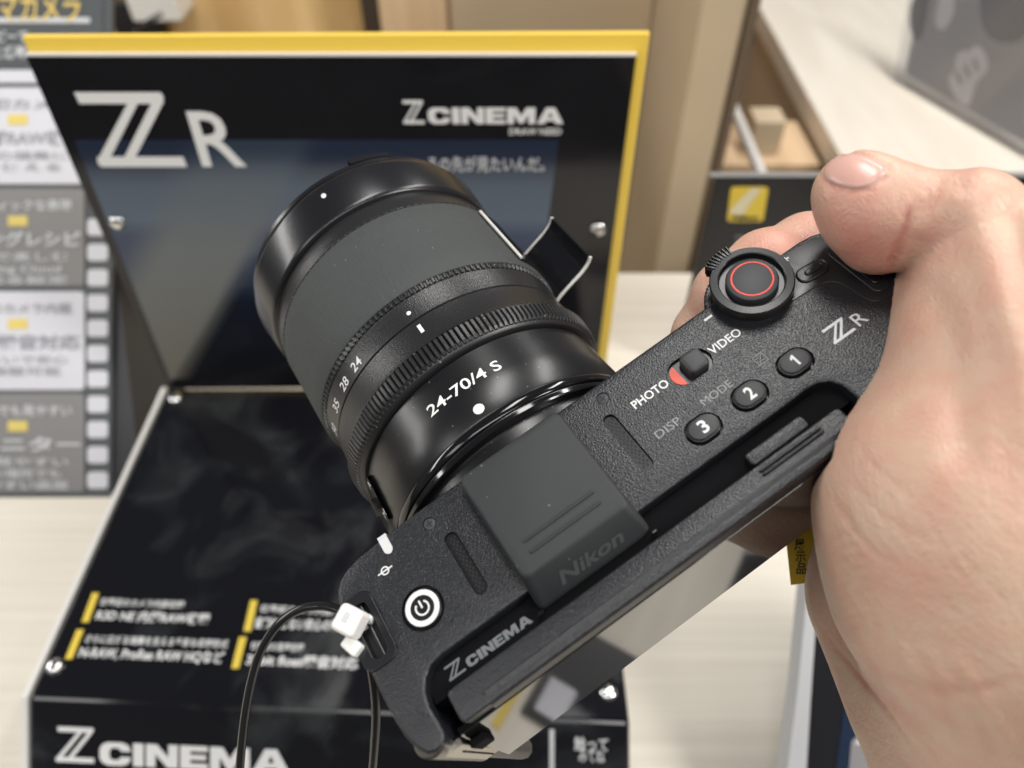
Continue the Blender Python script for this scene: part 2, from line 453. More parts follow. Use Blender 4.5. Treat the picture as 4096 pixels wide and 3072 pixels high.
def text(s, height, fn, width=None, weight=0.0, space=1.0, align='l', shear=0.0):
    """letters laid on a surface by fn(u, v); width stretches them"""
    v, f, w, _ = glyphs(s, height, weight, 1, shear, space)
    if width: v = v * np.array([width / w, 1, 1]); w = width
    off = {'l': 0, 'c': -w / 2, 'r': -w}[align]
    mb = MB(); mb.add([fn(p[0] + off, p[1]) for p in v], f); return mb


def zlogo(fn, w, h, mb=None):
    """double-diagonal Z: four strokes that butt, never overlap; u 0..w, v 0..h"""
    mb = mb or MB(); b = .145
    for q in ([(.05, 1), (.06, 1 - b), (.96, 1 - b), (.985, .93), (.985, .97), (.97, 1)],
              [(0, .06), (.005, .025), (.03, 0), (1, 0), (.99, b), (.02, b)],
              [(.575, 1 - b), (.685, 1 - b), (.175, b), (.045, b)],
              [(.83, 1 - b), (.955, 1 - b), (.455, b), (.33, b)]):
        mb.add([fn(x * w, y * h) for x, y in q], [tuple(range(len(q)))])
    return mb


from mathutils.geometry import tessellate_polygon
_LC = [(.30, 0), (.10, .10), (0, .30), (0, .70), (.10, .90), (.30, 1), (.82, 1), (1.02, .92), (1.12, .76), (1.14, .62), (.78, .62), (.74, .72), (.66, .76), (.48, .76), (.38, .68), (.36, .5),
      (.38, .32), (.48, .24), (.66, .24), (.74, .28), (.78, .38), (1.14, .38), (1.12, .24), (1.02, .08), (.82, 0)]
BLOCK = {'C': ([_LC], 1.14), 'I': ([[(0, 0), (0, 1), (.38, 1), (.38, 0)]], .38),
         'N': ([[(0, 0), (0, 1), (.40, 1), (.82, .44), (.82, 1), (1.16, 1), (1.16, 0), (.78, 0), (.34, .57), (.34, 0)]], 1.16),
         'E': ([[(0, 0), (0, 1), (1.0, 1), (1.0, .76), (.37, .76), (.37, .62), (.94, .62), (.94, .39), (.37, .39), (.37, .24), (1.0, .24), (1.0, 0)]], 1.0),
         'M': ([[(0, 0), (0, 1), (.46, 1), (.72, .50), (.98, 1), (1.44, 1), (1.44, 0), (1.09, 0), (1.09, .56), (.82, .04), (.62, .04), (.35, .56), (.35, 0)]], 1.44),
         'A': ([[(0, 0), (.46, 1), (.90, 1), (1.36, 0), (.96, 0), (.89, .18), (.47, .18), (.40, 0)], [(.56, .40), (.68, .72), (.80, .40)]], 1.36)}


def block(s, h, fn, w=None):
    """heavy wide capitals as filled outlines"""
    tot = sum(BLOCK[c][1] for c in s) + .09 * (len(s) - 1); kx = (w / tot) if w else h; x0 = 0; mb = MB()
    for c in s:
        loops, adv = BLOCK[c]; pts = [p for l in loops for p in l]
        tri = tessellate_polygon([[Vector((x, y, 0)) for x, y in l] for l in loops])
        mb.add([fn((x0 + x) * kx, y * h) for x, y in pts], [tuple(t_) for t_ in tri]); x0 += adv + .09
    return mb


def boolean(o, cutter_mb):
    c = obj('cutter', cutter_mb, M['black'], None, smooth=0)
    c.parent = o.parent
    m = o.modifiers.new('cut', 'BOOLEAN'); m.operation = 'DIFFERENCE'; m.solver = 'EXACT'; m.object = c
    bpy.context.view_layer.update()
    dg = bpy.context.evaluated_depsgraph_get(); me = bpy.data.meshes.new_from_object(o.evaluated_get(dg))
    o.modifiers.clear(); old = o.data; o.data = me; bpy.data.meshes.remove(old)
    cm = c.data; bpy.data.objects.remove(c); bpy.data.meshes.remove(cm)
    me.polygons.foreach_set('use_smooth', [True] * len(me.polygons)); me.set_sharp_from_angle(angle=math.radians(35))


# ------------------------------------------------------------------ the setting: floor, tables, boards behind
fl = MB().box(-4000, 4000, -2500, 5000, -760, -750); o = obj('floor', fl, M['carpet'], None, smooth=0); tag(o, kind='structure')

t = thing('table', 'pale wood display table under the black display stand', 'table', (0, 200, 0))
obj('table_top', MB().box(-1100, 330, -260, 545, -38, 0), M['table'], t, smooth=0, bevel=1.5)
for x in (-1040, 270):
    for y in (-200, 480): obj('leg', MB().box(x - 25, x + 25, y - 25, y + 25, -750, -38.5), M['greyboard'], t, smooth=0)

t = thing('counter', 'cream topped counter running back on the far side of the wooden boards', 'counter', (800, 900, 0))
# its near-left corner and edge, read where its top meets the lines of sight
a = onplane(1632, 0, (0, 0, 0), (0, 0, 1)); b_ = onplane(1835, 372, (0, 0, 0), (0, 0, 1))
dirv = (a - b_) / np.linalg.norm(a - b_); far = b_ + dirv * 3200; near = b_ - dirv * 190
poly = [near[:2], (near[0] + 1400, near[1]), (far[0] + 1400, far[1]), far[:2]]
obj('counter_top', MB().prism(poly, -30, 0), M['counter'], t, smooth=0, bevel=2)
ins = [np.array(p) for p in poly]; ins = [p + np.array(d) for p, d in zip(ins, ((14, 14), (-14, 14), (-14, -14), (14, -14)))]
obj('side_panel', MB().prism(ins, -750, -30.5), M['beigeboard'], t, smooth=0)

# boards and shelving behind the table
t = thing('wood_board', 'honey coloured knotty wood board above the yellow topped stand', 'wood board', (-150, 1150, -300))
obj('panel', MB().box(-640, 172, 900, 925, -750, 420), M['osb'], t, smooth=0)
t = thing('shelf_upright', 'thin dark upright strip between the honey board and the tan planks', 'upright', (-150, 950, -300))
obj('panel', MB().box(-167, -149, 852, 870, -750, 380), M['darkgap'], t, smooth=0)
t = thing('wall_panel', 'wide tan plank panel standing behind the yellow topped stand', 'panel', (0, 900, -750))
obj('panel', MB().box(-147.5, -72, 850, 880, -750, 380), M['plank'], t, smooth=0, bevel=2)
obj('strip', MB().box(-70, 157, 856, 880, -750, 380), M['greyboard'], t, smooth=0, bevel=2, label='greyer beige board of the panel')
t = thing('upright_board', 'tall beige upright board with a dark edge left of the open shelf', 'board', (200, 760, -750))
obj('side_board', MB().box(158, 196, 640, 1000, -750, 380), M['greyboard'], t, smooth=0, bevel=2)
obj('edge_strip', MB().box(197, 205, 636, 900, -750, 380), M['brownedge'], t, smooth=0, bevel=1)
t = thing('open_shelf', 'tan wooden open shelf with bare boards behind the black yellow-logo panel', 'shelf', (330, 900, -750))
obj('back_board', MB().box(206, 276, 900, 918, -750, 380), M['pine'], t, smooth=0)
obj('back_board', MB().box(206, 372, 1250, 1268, -750, 200), M['pine'], t, smooth=0)
obj('shelf_board', MB().box(206, 372, 790, 899, -40, -29), M['pine'], t, smooth=0, bevel=1)
obj('shelf_board', MB().box(206, 372, 790, 1249, -300, -288), M['pine'], t, smooth=0, bevel=1)
o = obj('small_box', MB().box(289, 326, 812, 850, -28.5, 14), M['greyboard'], None, smooth=0, bevel=1.5); tag(o, 'small beige box standing on the open wooden shelf', 'box')
q0 = at(1490, 10, 980); q1 = at(1642, 372, 760)
o = obj('clear_rod', MB().tube([q0 + (q0 - q1) * .6, q0, q1, q1 + (q1 - q0) * .9], 6), M['cutedge'], None); tag(o, 'pale thin rod leaning in front of the open shelf', 'rod')

# ------------------------------------------------------------------ the display stand with the yellow edge
HY, HZ = 338.0, 60.0
pn = np.array([0, -(288 - HZ), 357 - HY]); pn = pn / np.linalg.norm(pn)            # panel normal, towards the viewer and a little up
pup = np.array([0, 357 - HY, 288 - HZ]); pup = pup / np.linalg.norm(pup)
P0 = np.array([0, HY, HZ])
ds = thing('display_stand', 'black acrylic display stand with a yellow edged back panel and Z CINEMA front', 'display stand', (0, 240, 0))


def pan(px, py, lift=0.0):                   # a point on the face of the panel
    return onplane(px, py, P0 + pn * lift, pn)


def pl(u, v, lift=0.0):
    return P0 + np.array([1., 0, 0]) * u + pup * v + pn * lift


def uv(px, py):
    p = pan(px, py) - P0; return p[0], p.dot(pup)


def panel_poly(pix, lift0, lift1):
    q = [uv(*p) for p in pix]
    mb = MB(); mb.prism(q, lift0, lift1); mb.map(lambda p: pl(p[0], p[1], p[2])); return mb


obj('back_panel', panel_poly([(62, 118), (1373, 118), (1283, 826), (368, 834)], 0, 3), M['acrylic'], ds, smooth=0, bevel=.4)
obj('yellow_edge', panel_poly([(47, 80), (1404, 73), (1304, 826), (368, 834)], -5, -.3), M['yellow'], ds, smooth=0, bevel=.3)
obj('edge_strip', panel_poly([(62, 112), (1374, 112), (1373, 117.5), (62, 117.5)], 0, 2.9), M['cutedge'], ds, smooth=0)
obj('picture_with_painted_reflection', panel_poly([(166, 297), (1206, 297), (1140, 812), (372, 812)], 3.0, 3.12), M['navy'], ds, smooth=0)  # picture print that also carries the gloss panel's reflection as painted tone


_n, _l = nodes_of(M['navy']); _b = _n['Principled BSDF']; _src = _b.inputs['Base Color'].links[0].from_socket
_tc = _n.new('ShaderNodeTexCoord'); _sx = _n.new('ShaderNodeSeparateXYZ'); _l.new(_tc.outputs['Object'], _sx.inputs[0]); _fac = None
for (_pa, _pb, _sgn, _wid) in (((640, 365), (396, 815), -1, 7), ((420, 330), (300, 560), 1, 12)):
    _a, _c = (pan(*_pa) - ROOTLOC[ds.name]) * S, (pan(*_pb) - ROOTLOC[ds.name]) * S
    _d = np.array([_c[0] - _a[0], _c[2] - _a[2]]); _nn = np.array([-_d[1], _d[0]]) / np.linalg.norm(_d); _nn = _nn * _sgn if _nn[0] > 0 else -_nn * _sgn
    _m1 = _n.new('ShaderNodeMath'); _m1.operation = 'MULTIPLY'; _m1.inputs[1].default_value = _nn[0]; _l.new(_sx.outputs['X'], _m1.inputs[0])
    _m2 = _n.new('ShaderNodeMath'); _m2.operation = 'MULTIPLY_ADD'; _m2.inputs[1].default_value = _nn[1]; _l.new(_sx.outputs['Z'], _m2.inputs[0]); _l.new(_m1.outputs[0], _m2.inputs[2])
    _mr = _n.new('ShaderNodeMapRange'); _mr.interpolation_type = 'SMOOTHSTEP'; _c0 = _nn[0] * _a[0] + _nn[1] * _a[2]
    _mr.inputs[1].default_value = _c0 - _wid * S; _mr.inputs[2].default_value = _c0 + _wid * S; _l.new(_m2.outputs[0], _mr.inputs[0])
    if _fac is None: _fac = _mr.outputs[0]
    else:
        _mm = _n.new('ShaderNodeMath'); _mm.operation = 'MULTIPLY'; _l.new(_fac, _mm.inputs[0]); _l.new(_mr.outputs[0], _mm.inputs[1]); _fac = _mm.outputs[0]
_r2 = _n.new('ShaderNodeValToRGB'); _l.new(_s0.outputs['Z'], _r2.inputs[0]); _r2.color_ramp.elements[0].color = (.12, .11, .09, 1); _r2.color_ramp.elements[1].color = (.03, .045, .07, 1); _r2.color_ramp.elements[1].position = .97  # slate to beige wedge: reflection of the room painted into the colour
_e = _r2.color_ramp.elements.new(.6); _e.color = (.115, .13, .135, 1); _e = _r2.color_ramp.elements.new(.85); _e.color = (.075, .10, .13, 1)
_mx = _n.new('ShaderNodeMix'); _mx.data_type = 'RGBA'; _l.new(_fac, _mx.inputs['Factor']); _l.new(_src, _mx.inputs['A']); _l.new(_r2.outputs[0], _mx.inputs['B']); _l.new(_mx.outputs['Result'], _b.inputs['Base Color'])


def ptext(name, s, px, py, hpx, wpx, m, weight=0.0, lift=3.3, shear=0.0):
    u0, v0 = uv(px, py); u1, _ = uv(px + wpx, py); _, v1 = uv(px, py - hpx)
    return obj(name, text(s, v1 - v0, lambda u, v: pl(u0 + u, v0 + v, lift), u1 - u0, weight, 1, 'l', shear), m, ds, smooth=0)


ub, vb = uv(220.5, 354.5); ur, _ = uv(408.5, 354.5); _, vt = uv(166, 194)
obj('lettering', zlogo(lambda u, v: pl(ub + u, vb + v, 3.3), ur - ub, vt - vb), M['white'], ds, smooth=0)
ptext('lettering', 'R', 441, 352, 115, 96, M['white'], .012)
u0b, v0b = uv(873, 262); u1b, _ = uv(919, 262); _, v1b = uv(868, 211)
obj('lettering', zlogo(lambda u, v: pl(u0b + u, v0b + v, 3.3), u1b - u0b, v1b - v0b), M['white'], ds, smooth=0)
u0, v0 = uv(927, 262); u1, _ = uv(1216, 262); _, v1 = uv(927, 227)
obj('lettering', block('CINEMA', v1 - v0, lambda u, v: pl(u0 + u, v0 + v, 3.3), u1 - u0), M['white'], ds, smooth=0)
ptext('lettering', 'DRAW NEED', 1100, 285, 13, 112, M['white'], .02)
ptext('lettering', 'その先が見たいんだ。', 925, 362, 24, 250, M['softgrey'], .012)


def bolt(name, p, nrm, r, parent):
    nrm = np.array(nrm, float); a = np.cross(nrm, [1, 0, 0]); a /= np.linalg.norm(a); b = np.cross(nrm, a)
    mb = MB(); mb.disc_lathe([(r, 0), (r, .9), (r * .86, 1.7), (r * .5, 2.3), (r * .15, 2.5)], 0, 0, 24)
    mb.map(lambda q: p + a * q[0] + b * q[1] + nrm * q[2]); return obj(name, mb, M['chrome'], parent)


for px, py in ((254, 481), (1292, 495)): bolt('bolt', pan(px, py, 3), pn, 4.2, ds)

# the flat base and its sloping front
UPN = np.array([0, 0, 1.0]); B0 = np.array([0, 0, HZ])


def base(px, py, lift=0.0): return onplane(px, py, (0, 0, HZ + lift), UPN)


bl, br, hl, hr = base(62, 1508), base(1361, 1563), base(368, 838), base(1304, 832)
hl = np.array([bl[0] + 1, HY + 3, HZ]); hr = np.array([br[0] - 2, HY + 3, HZ])
fd = -UPV                                                                             # the front slopes down towards the viewer
fl_ = (HZ - 3) / abs(fd[2])
cl, cr = bl + fd * fl_, br + fd * fl_
cl = cl - np.array([0, 0, cl[2] - 3]); cr = cr - np.array([0, 0, cr[2] - 3])
mb = MB()
loop = [hl, bl, cl, np.array([cl[0], HY + 3, 3]), hr, br, cr, np.array([cr[0], HY + 3, 3])]
mb.add(loop, [(0, 1, 5, 4), (1, 2, 6, 5), (2, 3, 7, 6), (3, 0, 4, 7), (0, 3, 2, 1), (4, 5, 6, 7)])
obj('base', mb, M['smudge_painted_sheen'], ds, smooth=0, bevel=2.2, seg=3)
# pale cut edge of the clear sheet along the left side
off = np.array([-3.2, 0, 0])
mb = MB(); q = [hl, bl, cl, np.array([cl[0], HY + 3, 3])]; q1_ = [p + np.array([-.25, 0, 1.0]) for p in q]
mb.add([p + off for p in q1_] + q1_, [(0, 1, 2, 3), (7, 6, 5, 4), (0, 4, 5, 1), (1, 5, 6, 2), (2, 6, 7, 3), (3, 7, 4, 0)])
obj('side_sheet', mb, M['cutedge'], ds, smooth=0)
for px, py in ((378, 860), (119, 1440), (1314, 1496)): bolt('bolt', base(px, py), UPN, 4.2, ds)


def btext(s, px, py, hmm, px1, m, weight=0.0):
    p = base(px, py, .35); p1 = base(px1, py, .35); w = p1[0] - p[0]
    sl = (br[1] - bl[1]) / (br[0] - bl[0])
    return obj('lettering', text(s, hmm, lambda u, v: (p[0] + u, p[1] + v + sl * u, p[2]), w, weight), m, ds, smooth=0)


def bar(px, py, px1, py1, w):
    a = base(px, py, .25); b = base(px1, py1, .25)
    mb = MB(); mb.prism([(a[0] - w / 2, a[1]), (a[0] + w / 2, a[1]), (b[0] + w / 2, b[1]), (b[0] - w / 2, b[1])], HZ + .05, HZ + .5)
    return obj('yellow_bar', mb, M['yellowprint'], ds, smooth=0)


bar(207, 1281, 184, 1344, 3.6); bar(174, 1360, 148, 1424, 3.6); bar(549, 1297, 534, 1364, 3.8); bar(525, 1376, 508, 1444, 3.8)
btext('世界初のカメラ内部収録', 214, 1306, 3.2, 398, M['white'], .02); btext('R3D NE 内部RAW収録', 205, 1337, 4.4, 453, M['white'], .03)
btext('さらに広がる編集を支える多彩な収録形式', 182, 1386, 3.2, 494, M['white'], .02); btext('N-RAW, ProRes RAW HQなど', 168, 1418, 4.6, 484, M['white'], .03)
btext('世界初カメラ内部', 560, 1321, 3.2, 720, M['white'], .02); btext('音割れしない安心の録音', 548, 1354, 4.4, 750, M['white'], .03)
btext('世界初の音声収録', 540, 1402, 3.2, 656, M['white'], .02); btext('32bit float録音対応', 530, 1434, 4.6, 774, M['white'], .03)
# front slope
fn_ = -FWD
sl_ = (br - bl) / np.linalg.norm(br - bl)
fn2 = np.cross(sl_, -fd); fn2 = fn2 / np.linalg.norm(fn2)
if fn2[1] > 0: fn2 = -fn2


def slope(px, py, lift=.3): return onplane(px, py, bl + fn2 * lift, fn2)


def stext(s, px, py, px1, hmm, m, weight=0.0):
    p = slope(px, py); w = np.linalg.norm(slope(px1, py) - p)
    return obj('lettering', text(s, hmm, lambda u, v: p + sl_ * u - fd * v, w, weight), m, ds, smooth=0)


pz = slope(120, 1645)
obj('lettering', zlogo(lambda u, v: pz + sl_ * u - fd * v, 19.5, 17.5), M['white'], ds, smooth=0)
pz2 = slope(215, 1652); wz2 = np.linalg.norm(slope(626, 1652) - pz2)
obj('lettering', block('CINEMA', 11.4, lambda u, v: pz2 + sl_ * u - fd * v, wz2), M['white'], ds, smooth=0)
stext('触って', 1240, 1618, 1314, 5.0, M['softgrey'], .02); stext('みてね', 1250, 1644, 1306, 5.0, M['softgrey'], .02)
p = slope(1192, 1575); mb = MB(); mb.prism([(-1.2, 0), (1.2, 0), (1.2, -60), (-1.2, -60)], 0, .3); mb.map(lambda q: p + sl_ * q[0] - fd * q[1] + fn2 * q[2])
obj('white_line', mb, M['softgrey'], ds, smooth=0)

# ------------------------------------------------------------------ film-strip sign leaning at the left
FD_ = 513.0
fs = thing('film_strip_sign', 'grey film strip styled sign with white and grey cards leaning at the left', 'sign', at(120, 1075, FD_))


def fpt(px, py, lift=0.0): return at(px, py, FD_) - FWD * lift


def fquad(x0, x1, y0, y1, l0, l1, r=0):
    mb = MB(); k = FD_ / 1566
    mb.prism(rrect(x0, x1, -y1, -y0, r) if r else [(x0, -y1), (x1, -y1), (x1, -y0), (x0, -y0)], l0, l1)
    mb.map(lambda q: fpt(q[0], -q[1], q[2])); return mb


def ftext(s, px, py, px1, hpx, m, weight=0.0, par=None):
    k = FD_ / 1566; p = fpt(px, py, 1.6)
    return obj('lettering', text(s, hpx * k, lambda u, v: p + RGT * u + UPV * v, (px1 - px) * k, weight), m, par or fs, smooth=0)


obj('panel', fquad(-330, 240, -120, 1077, -5, 0), M['charcoal'], fs, smooth=0, bevel=.5)
hd = obj('header_card', fquad(-330, 222, -120, 148, .1, .9, 3), M['charcoal'], fs, smooth=0)
obj('underline', fquad(-330, 196, 40, 51, 1, 1.3), M['softgrey'], hd, smooth=0)
ftext('シネマカメラ', -92, 45, 176, 48, M['gold'], .02, hd)
ftext('ショートムービーで', -150, 92, 64, 20, M['softgrey'], .02, hd); ftext('心を動かすと感動', -140, 126, 62, 20, M['softgrey'], .02, hd)
obj('white_bar', fquad(-330, 112, 152, 180, .2, 1), M['cardwhite'], fs, smooth=0)
for y0, y1, mt, lines in ((190, 398, 'cardwhite', ('世界初カメラ', 'R3D NE 内部RAW収録', '業界標準の編集に', 'そのまま使える')),
                          (408, 618, 'cardgrey', ('シネマティックな表現', 'イメージングレシピ', 'クラウドで楽しむ', 'Nikon Imaging Cloud', 'から選べる設定')),
                          (630, 842, 'cardwhite', ('世界初のカメラ内蔵', '32bit float録音対応', '音割れを防いで安心', 'あとから調整可能')),
                          (850, 1062, 'cardgrey', ('直射日光でも見やすい', '4.0型モニター', '大画面で見やすい', '屋外の明るい場所でも', '撮影がしやすい画面'))):
    c_ = obj('card', fquad(-330, 184, y0, y1, .3, 1.1, 10), M[mt], fs, smooth=0)
    ink = M['faintprint'] if mt == 'cardwhite' else M['softgrey']
    ftext(lines[0], -110, y0 + 46, 158, 17, ink, .02, c_)
    obj('yellow_label', fquad(20, 62, y0 + 59, y0 + 81, 1.3, 1.5), M['mutedyellow'], c_, smooth=0)
    ftext(lines[1], -190, y0 + 122, 176, 23, ink, .03, c_)
    for k, s_ in enumerate(lines[2:]): ftext(s_, -170, y0 + 155 + 25 * k, 150 - 16 * (k % 2), 14, ink, .01, c_)
for k in range(11):
    y = 473 + k * 54.6
    obj('film_hole', fquad(190, 234, y, y + 36, .3, .9, 8), M['cardwhite'], fs, smooth=0)
foot = fpt(120, 1077)
obj('back_support', MB().add([foot + np.array([-60, 4, 0]), foot + np.array([60, 4, 0]), foot + np.array([60, 170, 0]), foot + np.array([-60, 170, 0]),
    fpt(-60, 560, -6), fpt(240, 560, -6)], [(0, 1, 2, 3), (0, 4, 5, 1), (1, 5, 2), (2, 5, 4, 3), (3, 4, 0)]), M['blackcard'], fs, smooth=0)
# white post, white box and cable at the top left
o = obj('white_post', MB().box(-358, -334, 700, 720, -750, 420), M['whitebox'], None, smooth=0, bevel=1.5)
w0 = at(229, 0, 760); w1 = at(258, 0, 760)
o.data.transform(Matrix.Translation(Vector((w0[0] * S + .352, 0, 0)))); tag(o, 'slim white post behind the film strip sign', 'post')
mb = MB(); q = at(330, 20, 800); mb.box(q[0] - 27, q[0] + 27, q[1], q[1] + 50, q[2] - 14, q[2] + 70); o = obj('white_box', mb, M['whitebox'], None, smooth=0, bevel=3, seg=3); tag(o, 'small white box fixed above the yellow edge', 'box')
mb = MB().tube(catmull([at(262, 140, 790), at(272, 110, 790), at(295, 68, 785), at(322, 46, 785), at(350, 30, 790)], 6), 2.6); o = obj('cable', mb, M['cable'], None); tag(o, 'short black cable running up under the small white box', 'cable')
mb = MB(); q = at(285, 58, 840); mb.box(q[0] - 22, q[0] + 34, q[1], q[1] + 20, q[2] - 50, q[2] + 26); o = obj('black_box', mb, M['blackcard'], None, smooth=0, bevel=2); tag(o, 'small dark box behind the black cable', 'box')

# ------------------------------------------------------------------ the black panel with the yellow logo, right
LY = 419.0
ln = np.array([0, -1.0, 0])


def lpt(px, py, lift=0.0): return onplane(px, py, (0, LY - lift, 0), ln)


lp = thing('logo_panel', 'black upright panel with a yellow square logo behind the hand', 'sign', (300, LY, 0))
a = lpt(1547, 383); b_ = lpt(2212, 391)
mb = MB().box(a[0], b_[0] + 120, LY, LY + 4, .5, a[2]); obj('panel', mb, M['blackcard'], lp, smooth=0, bevel=.6)
mb = MB().box(a[0] - 4, b_[0] + 120, LY - .5, LY + 5, a[2] + .2, a[2] + 1.0); obj('clear_edge', mb, M['cardgrey'], lp, smooth=0, bevel=.5)
c4 = [lpt(*p, .4) for p in ((1579, 404), (1660, 400), (1648, 478), (1570, 478))]
cx = [(p[0], p[2]) for p in c4]
lg0 = np.array(cx[3]); eu = (np.array(cx[2]) - lg0); ev = (np.array(cx[0]) - lg0)
mb = MB(); mb.prism(rrect(0, 1, 0, 1, .09), 0, .6); mb.map(lambda p: np.array([lg0[0] + eu[0] * p[0] + ev[0] * p[1], LY - .1 - p[2], lg0[1] + eu[1] * p[0] + ev[1] * p[1]]))
lg = obj('logo_plate', mb, M['yellowprint'], lp, smooth=0)
rays = MB()
for k, (x0, w0_) in enumerate(((.00, .05), (.07, .055), (.15, .06), (.24, .055), (.33, .04), (.40, .03))):
    q = [(max(0.02, x0 * .9), .30 - .10 * k / 5), (max(.03, x0 * .9 + w0_), .26 - .10 * k / 5), (.55 + x0 * .62 + w0_ * .8, .98), (.55 + x0 * .62, .98)]
    rays.add([(lg0[0] + eu[0] * x + ev[0] * y, LY - .95, lg0[1] + eu[1] * x + ev[1] * y) for x, y in q], [(0, 1, 2, 3)])
obj('white_rays', rays, mat('cream_print', (.80, .74, .52), .5), lg, smooth=0)
obj('lettering', text('Nikon', .13, lambda u, v: np.array([lg0[0] + eu[0] * (.12 + u) + ev[0] * (.06 + v), LY - 1.1, lg0[1] + eu[1] * (.12 + u) + ev[1] * (.06 + v)]), .74, .04, 1, 'l', .2), M['ink'], lg, smooth=0)
for yy, ww in ((512, 26), (524, 24)):
    p = lpt(1588, yy, .3); mb = MB().box(p[0], p[0] + ww * .28, LY - .5, LY - .05, p[2] - 1.1, p[2] + 1.1); obj('grey_print', mb, M['greyprint'], lp, smooth=0)

# ------------------------------------------------------------------ the sign at the lower right
sg = thing('product_sign', 'black sign with a thick white left edge and a camera picture behind the wrist', 'sign', at(1900, 1500, 330))
SD = 345.0


def spt(px, py, lift=0.0): return at(px, py, SD) - FWD * lift


def squad(pix, l0, l1):
    mb = MB(); mb.prism([(x, -y) for x, y in pix], l0, l1); mb.map(lambda q: spt(q[0], -q[1], q[2])); return mb


obj('panel', squad([(1770, 1240), (2330, 1240), (2330, 1740), (1738, 1740), (1752, 1500)], -12, 0), M['blackcard'], sg, smooth=0)
obj('white_edge', squad([(1745, 1240), (1769.5, 1240), (1751.5, 1500), (1737.5, 1740), (1692, 1740), (1700, 1650), (1722, 1480)], -12, .6), M['softgrey'], sg, smooth=0, bevel=.6)
obj('blue_print', squad([(1830, 1478), (2300, 1478), (2300, 1730), (1795, 1730)], .05, .35), M['bluecard'], sg, smooth=0)
cpic = obj('camera_picture', squad([(1838, 1600), (1856, 1582), (1880, 1582), (1884, 1570), (1920, 1570), (1924, 1580), (2100, 1580), (2100, 1740), (1826, 1740)], .4, .7), M['photoprint'], sg, smooth=0)
obj('top_print', squad([(1846, 1606), (2090, 1606), (2090, 1590), (1852, 1590)], .75, .9), M['paleprint'], cpic, smooth=0)
obj('screen_print', squad([(1880, 1640), (2080, 1640), (2080, 1730), (1870, 1730)], .75, .9), M['ink'], cpic, smooth=0)
for x in (1890, 1906, 1926, 1944): obj('dial_print', squad([(x, 1590), (x + 9, 1590), (x + 9, 1572), (x, 1572)], .95, 1.1), M['darkprint'], cpic, smooth=0)
# small framed card seen between the held camera and the table
CZ = 4.0


def tpt(px, py, z=0.0): return onplane(px, py, (0, 0, z), (0, 0, 1))


fc = thing('price_card', 'small black card with a pale grey border lying on the table under the camera', 'card', tpt(1590, 1160))
q = [tpt(*p) for p in ((1400, 1196), (1626, 1196), (1640, 1060), (1420, 1060))]
mb = MB(); mb.prism([p[:2] for p in q], .1, 5); obj('border', mb, M['softgrey'], fc, smooth=0, bevel=.5)
q = [tpt(*p) for p in ((1406, 1180), (1602, 1180), (1616, 1066), (1428, 1066))]
mb = MB(); mb.prism([p[:2] for p in q], 5.05, 5.6); obj('face', mb, M['blackcard'], fc, smooth=0)
# card the rear screen mirrors
fc = thing('label_card', 'black card with a white label and yellow stripe lying on the table before the stand', 'card', (110, 30, 0))
obj('card', MB().box(80, 142, 13, 60, .2, 3), M['blackcard'], fc, smooth=0, bevel=.3)
obj('white_label', MB().box(85, 106, 19, 36, 3.05, 3.3), M['cardwhite'], fc, smooth=0)
obj('yellow_stripe', MB().box(66, 150, 2, 7, .2, 1.2), M['yellowprint'], fc, smooth=0)

# clear holder with a grey photograph, top right
hp = thing('photo_holder', 'clear acrylic holder with a grey photograph of hands standing on the counter', 'photo holder', onplane(2085, 256, (0, 0, 0), (0, 0, 1)))
HD = 900.0


_h0, _h1 = onplane(1958, 182, (0, 0, 3), (0, 0, 1)), onplane(2212, 330, (0, 0, 3), (0, 0, 1))
_h2 = (_h0 + _h1) / 2 + UPV * 120
hnrm = np.cross(_h1 - _h0, _h2 - _h0); hnrm /= np.linalg.norm(hnrm); hnrm = -hnrm if hnrm.dot(FWD) > 0 else hnrm


def hq(pix, l0, l1, tilt=0.0):               # the holder stands turned on the counter and leans back
    mb = MB(); mb.prism([(x, -y) for x, y in pix], l0, l1); mb.map(lambda q: onplane(q[0], -q[1], _h0, hnrm) + hnrm * q[2]); return mb


obj('clear_sheet', hq([(1990, -120), (1938, 172), (2212, 328), (2330, 396), (2330, -120)], 2.2, 5), M['clear'], hp, smooth=0, bevel=.6)
ph = obj('photograph', hq([(2008, -110), (1958, 160), (2212, 308), (2330, 376), (2330, -110)], -1, 2), M['photoprint'], hp, smooth=0)


def blob(pts, l0, l1, m, name):
    return obj(name, hq(catmull(pts, 5, True), l0, l1), m, ph, smooth=0)


blob([(2066, 150), (2052, 175), (2070, 215), (2095, 228), (2112, 180), (2136, 150), (2130, 115), (2112, 100), (2095, 112), (2080, 112), (2066, 130)], 2.05, 2.15, M['paleprint'], 'hand_print')
for x, y in ((2066, 160), (2084, 145), (2103, 132)):
    blob([(x, y), (x + 9, y + 22), (x + 16, y + 20), (x + 7, y - 4)], 2.18, 2.2, M['photoprint'], 'finger_gap_print')
blob([(2030, 5), (2024, 50), (2040, 66), (2062, 30), (2060, -10), (2040, -20)], 2.05, 2.15, M['paleprint'], 'hand_print')
blob([(2130, -20), (2126, 60), (2160, 92), (2215, 80), (2230, -20)], 2.05, 2.15, M['darkprint'], 'lens_print')
blob([(1975, 0), (1968, 60), (1988, 90), (2005, 40), (2010, -30)], 2.05, 2.15, M['darkprint'], 'shade_print')
obj('foot', hq([(1960, 176), (2212, 322), (2212, 328), (1960, 182)], -40, -1.2), M['clear'], hp, smooth=0)

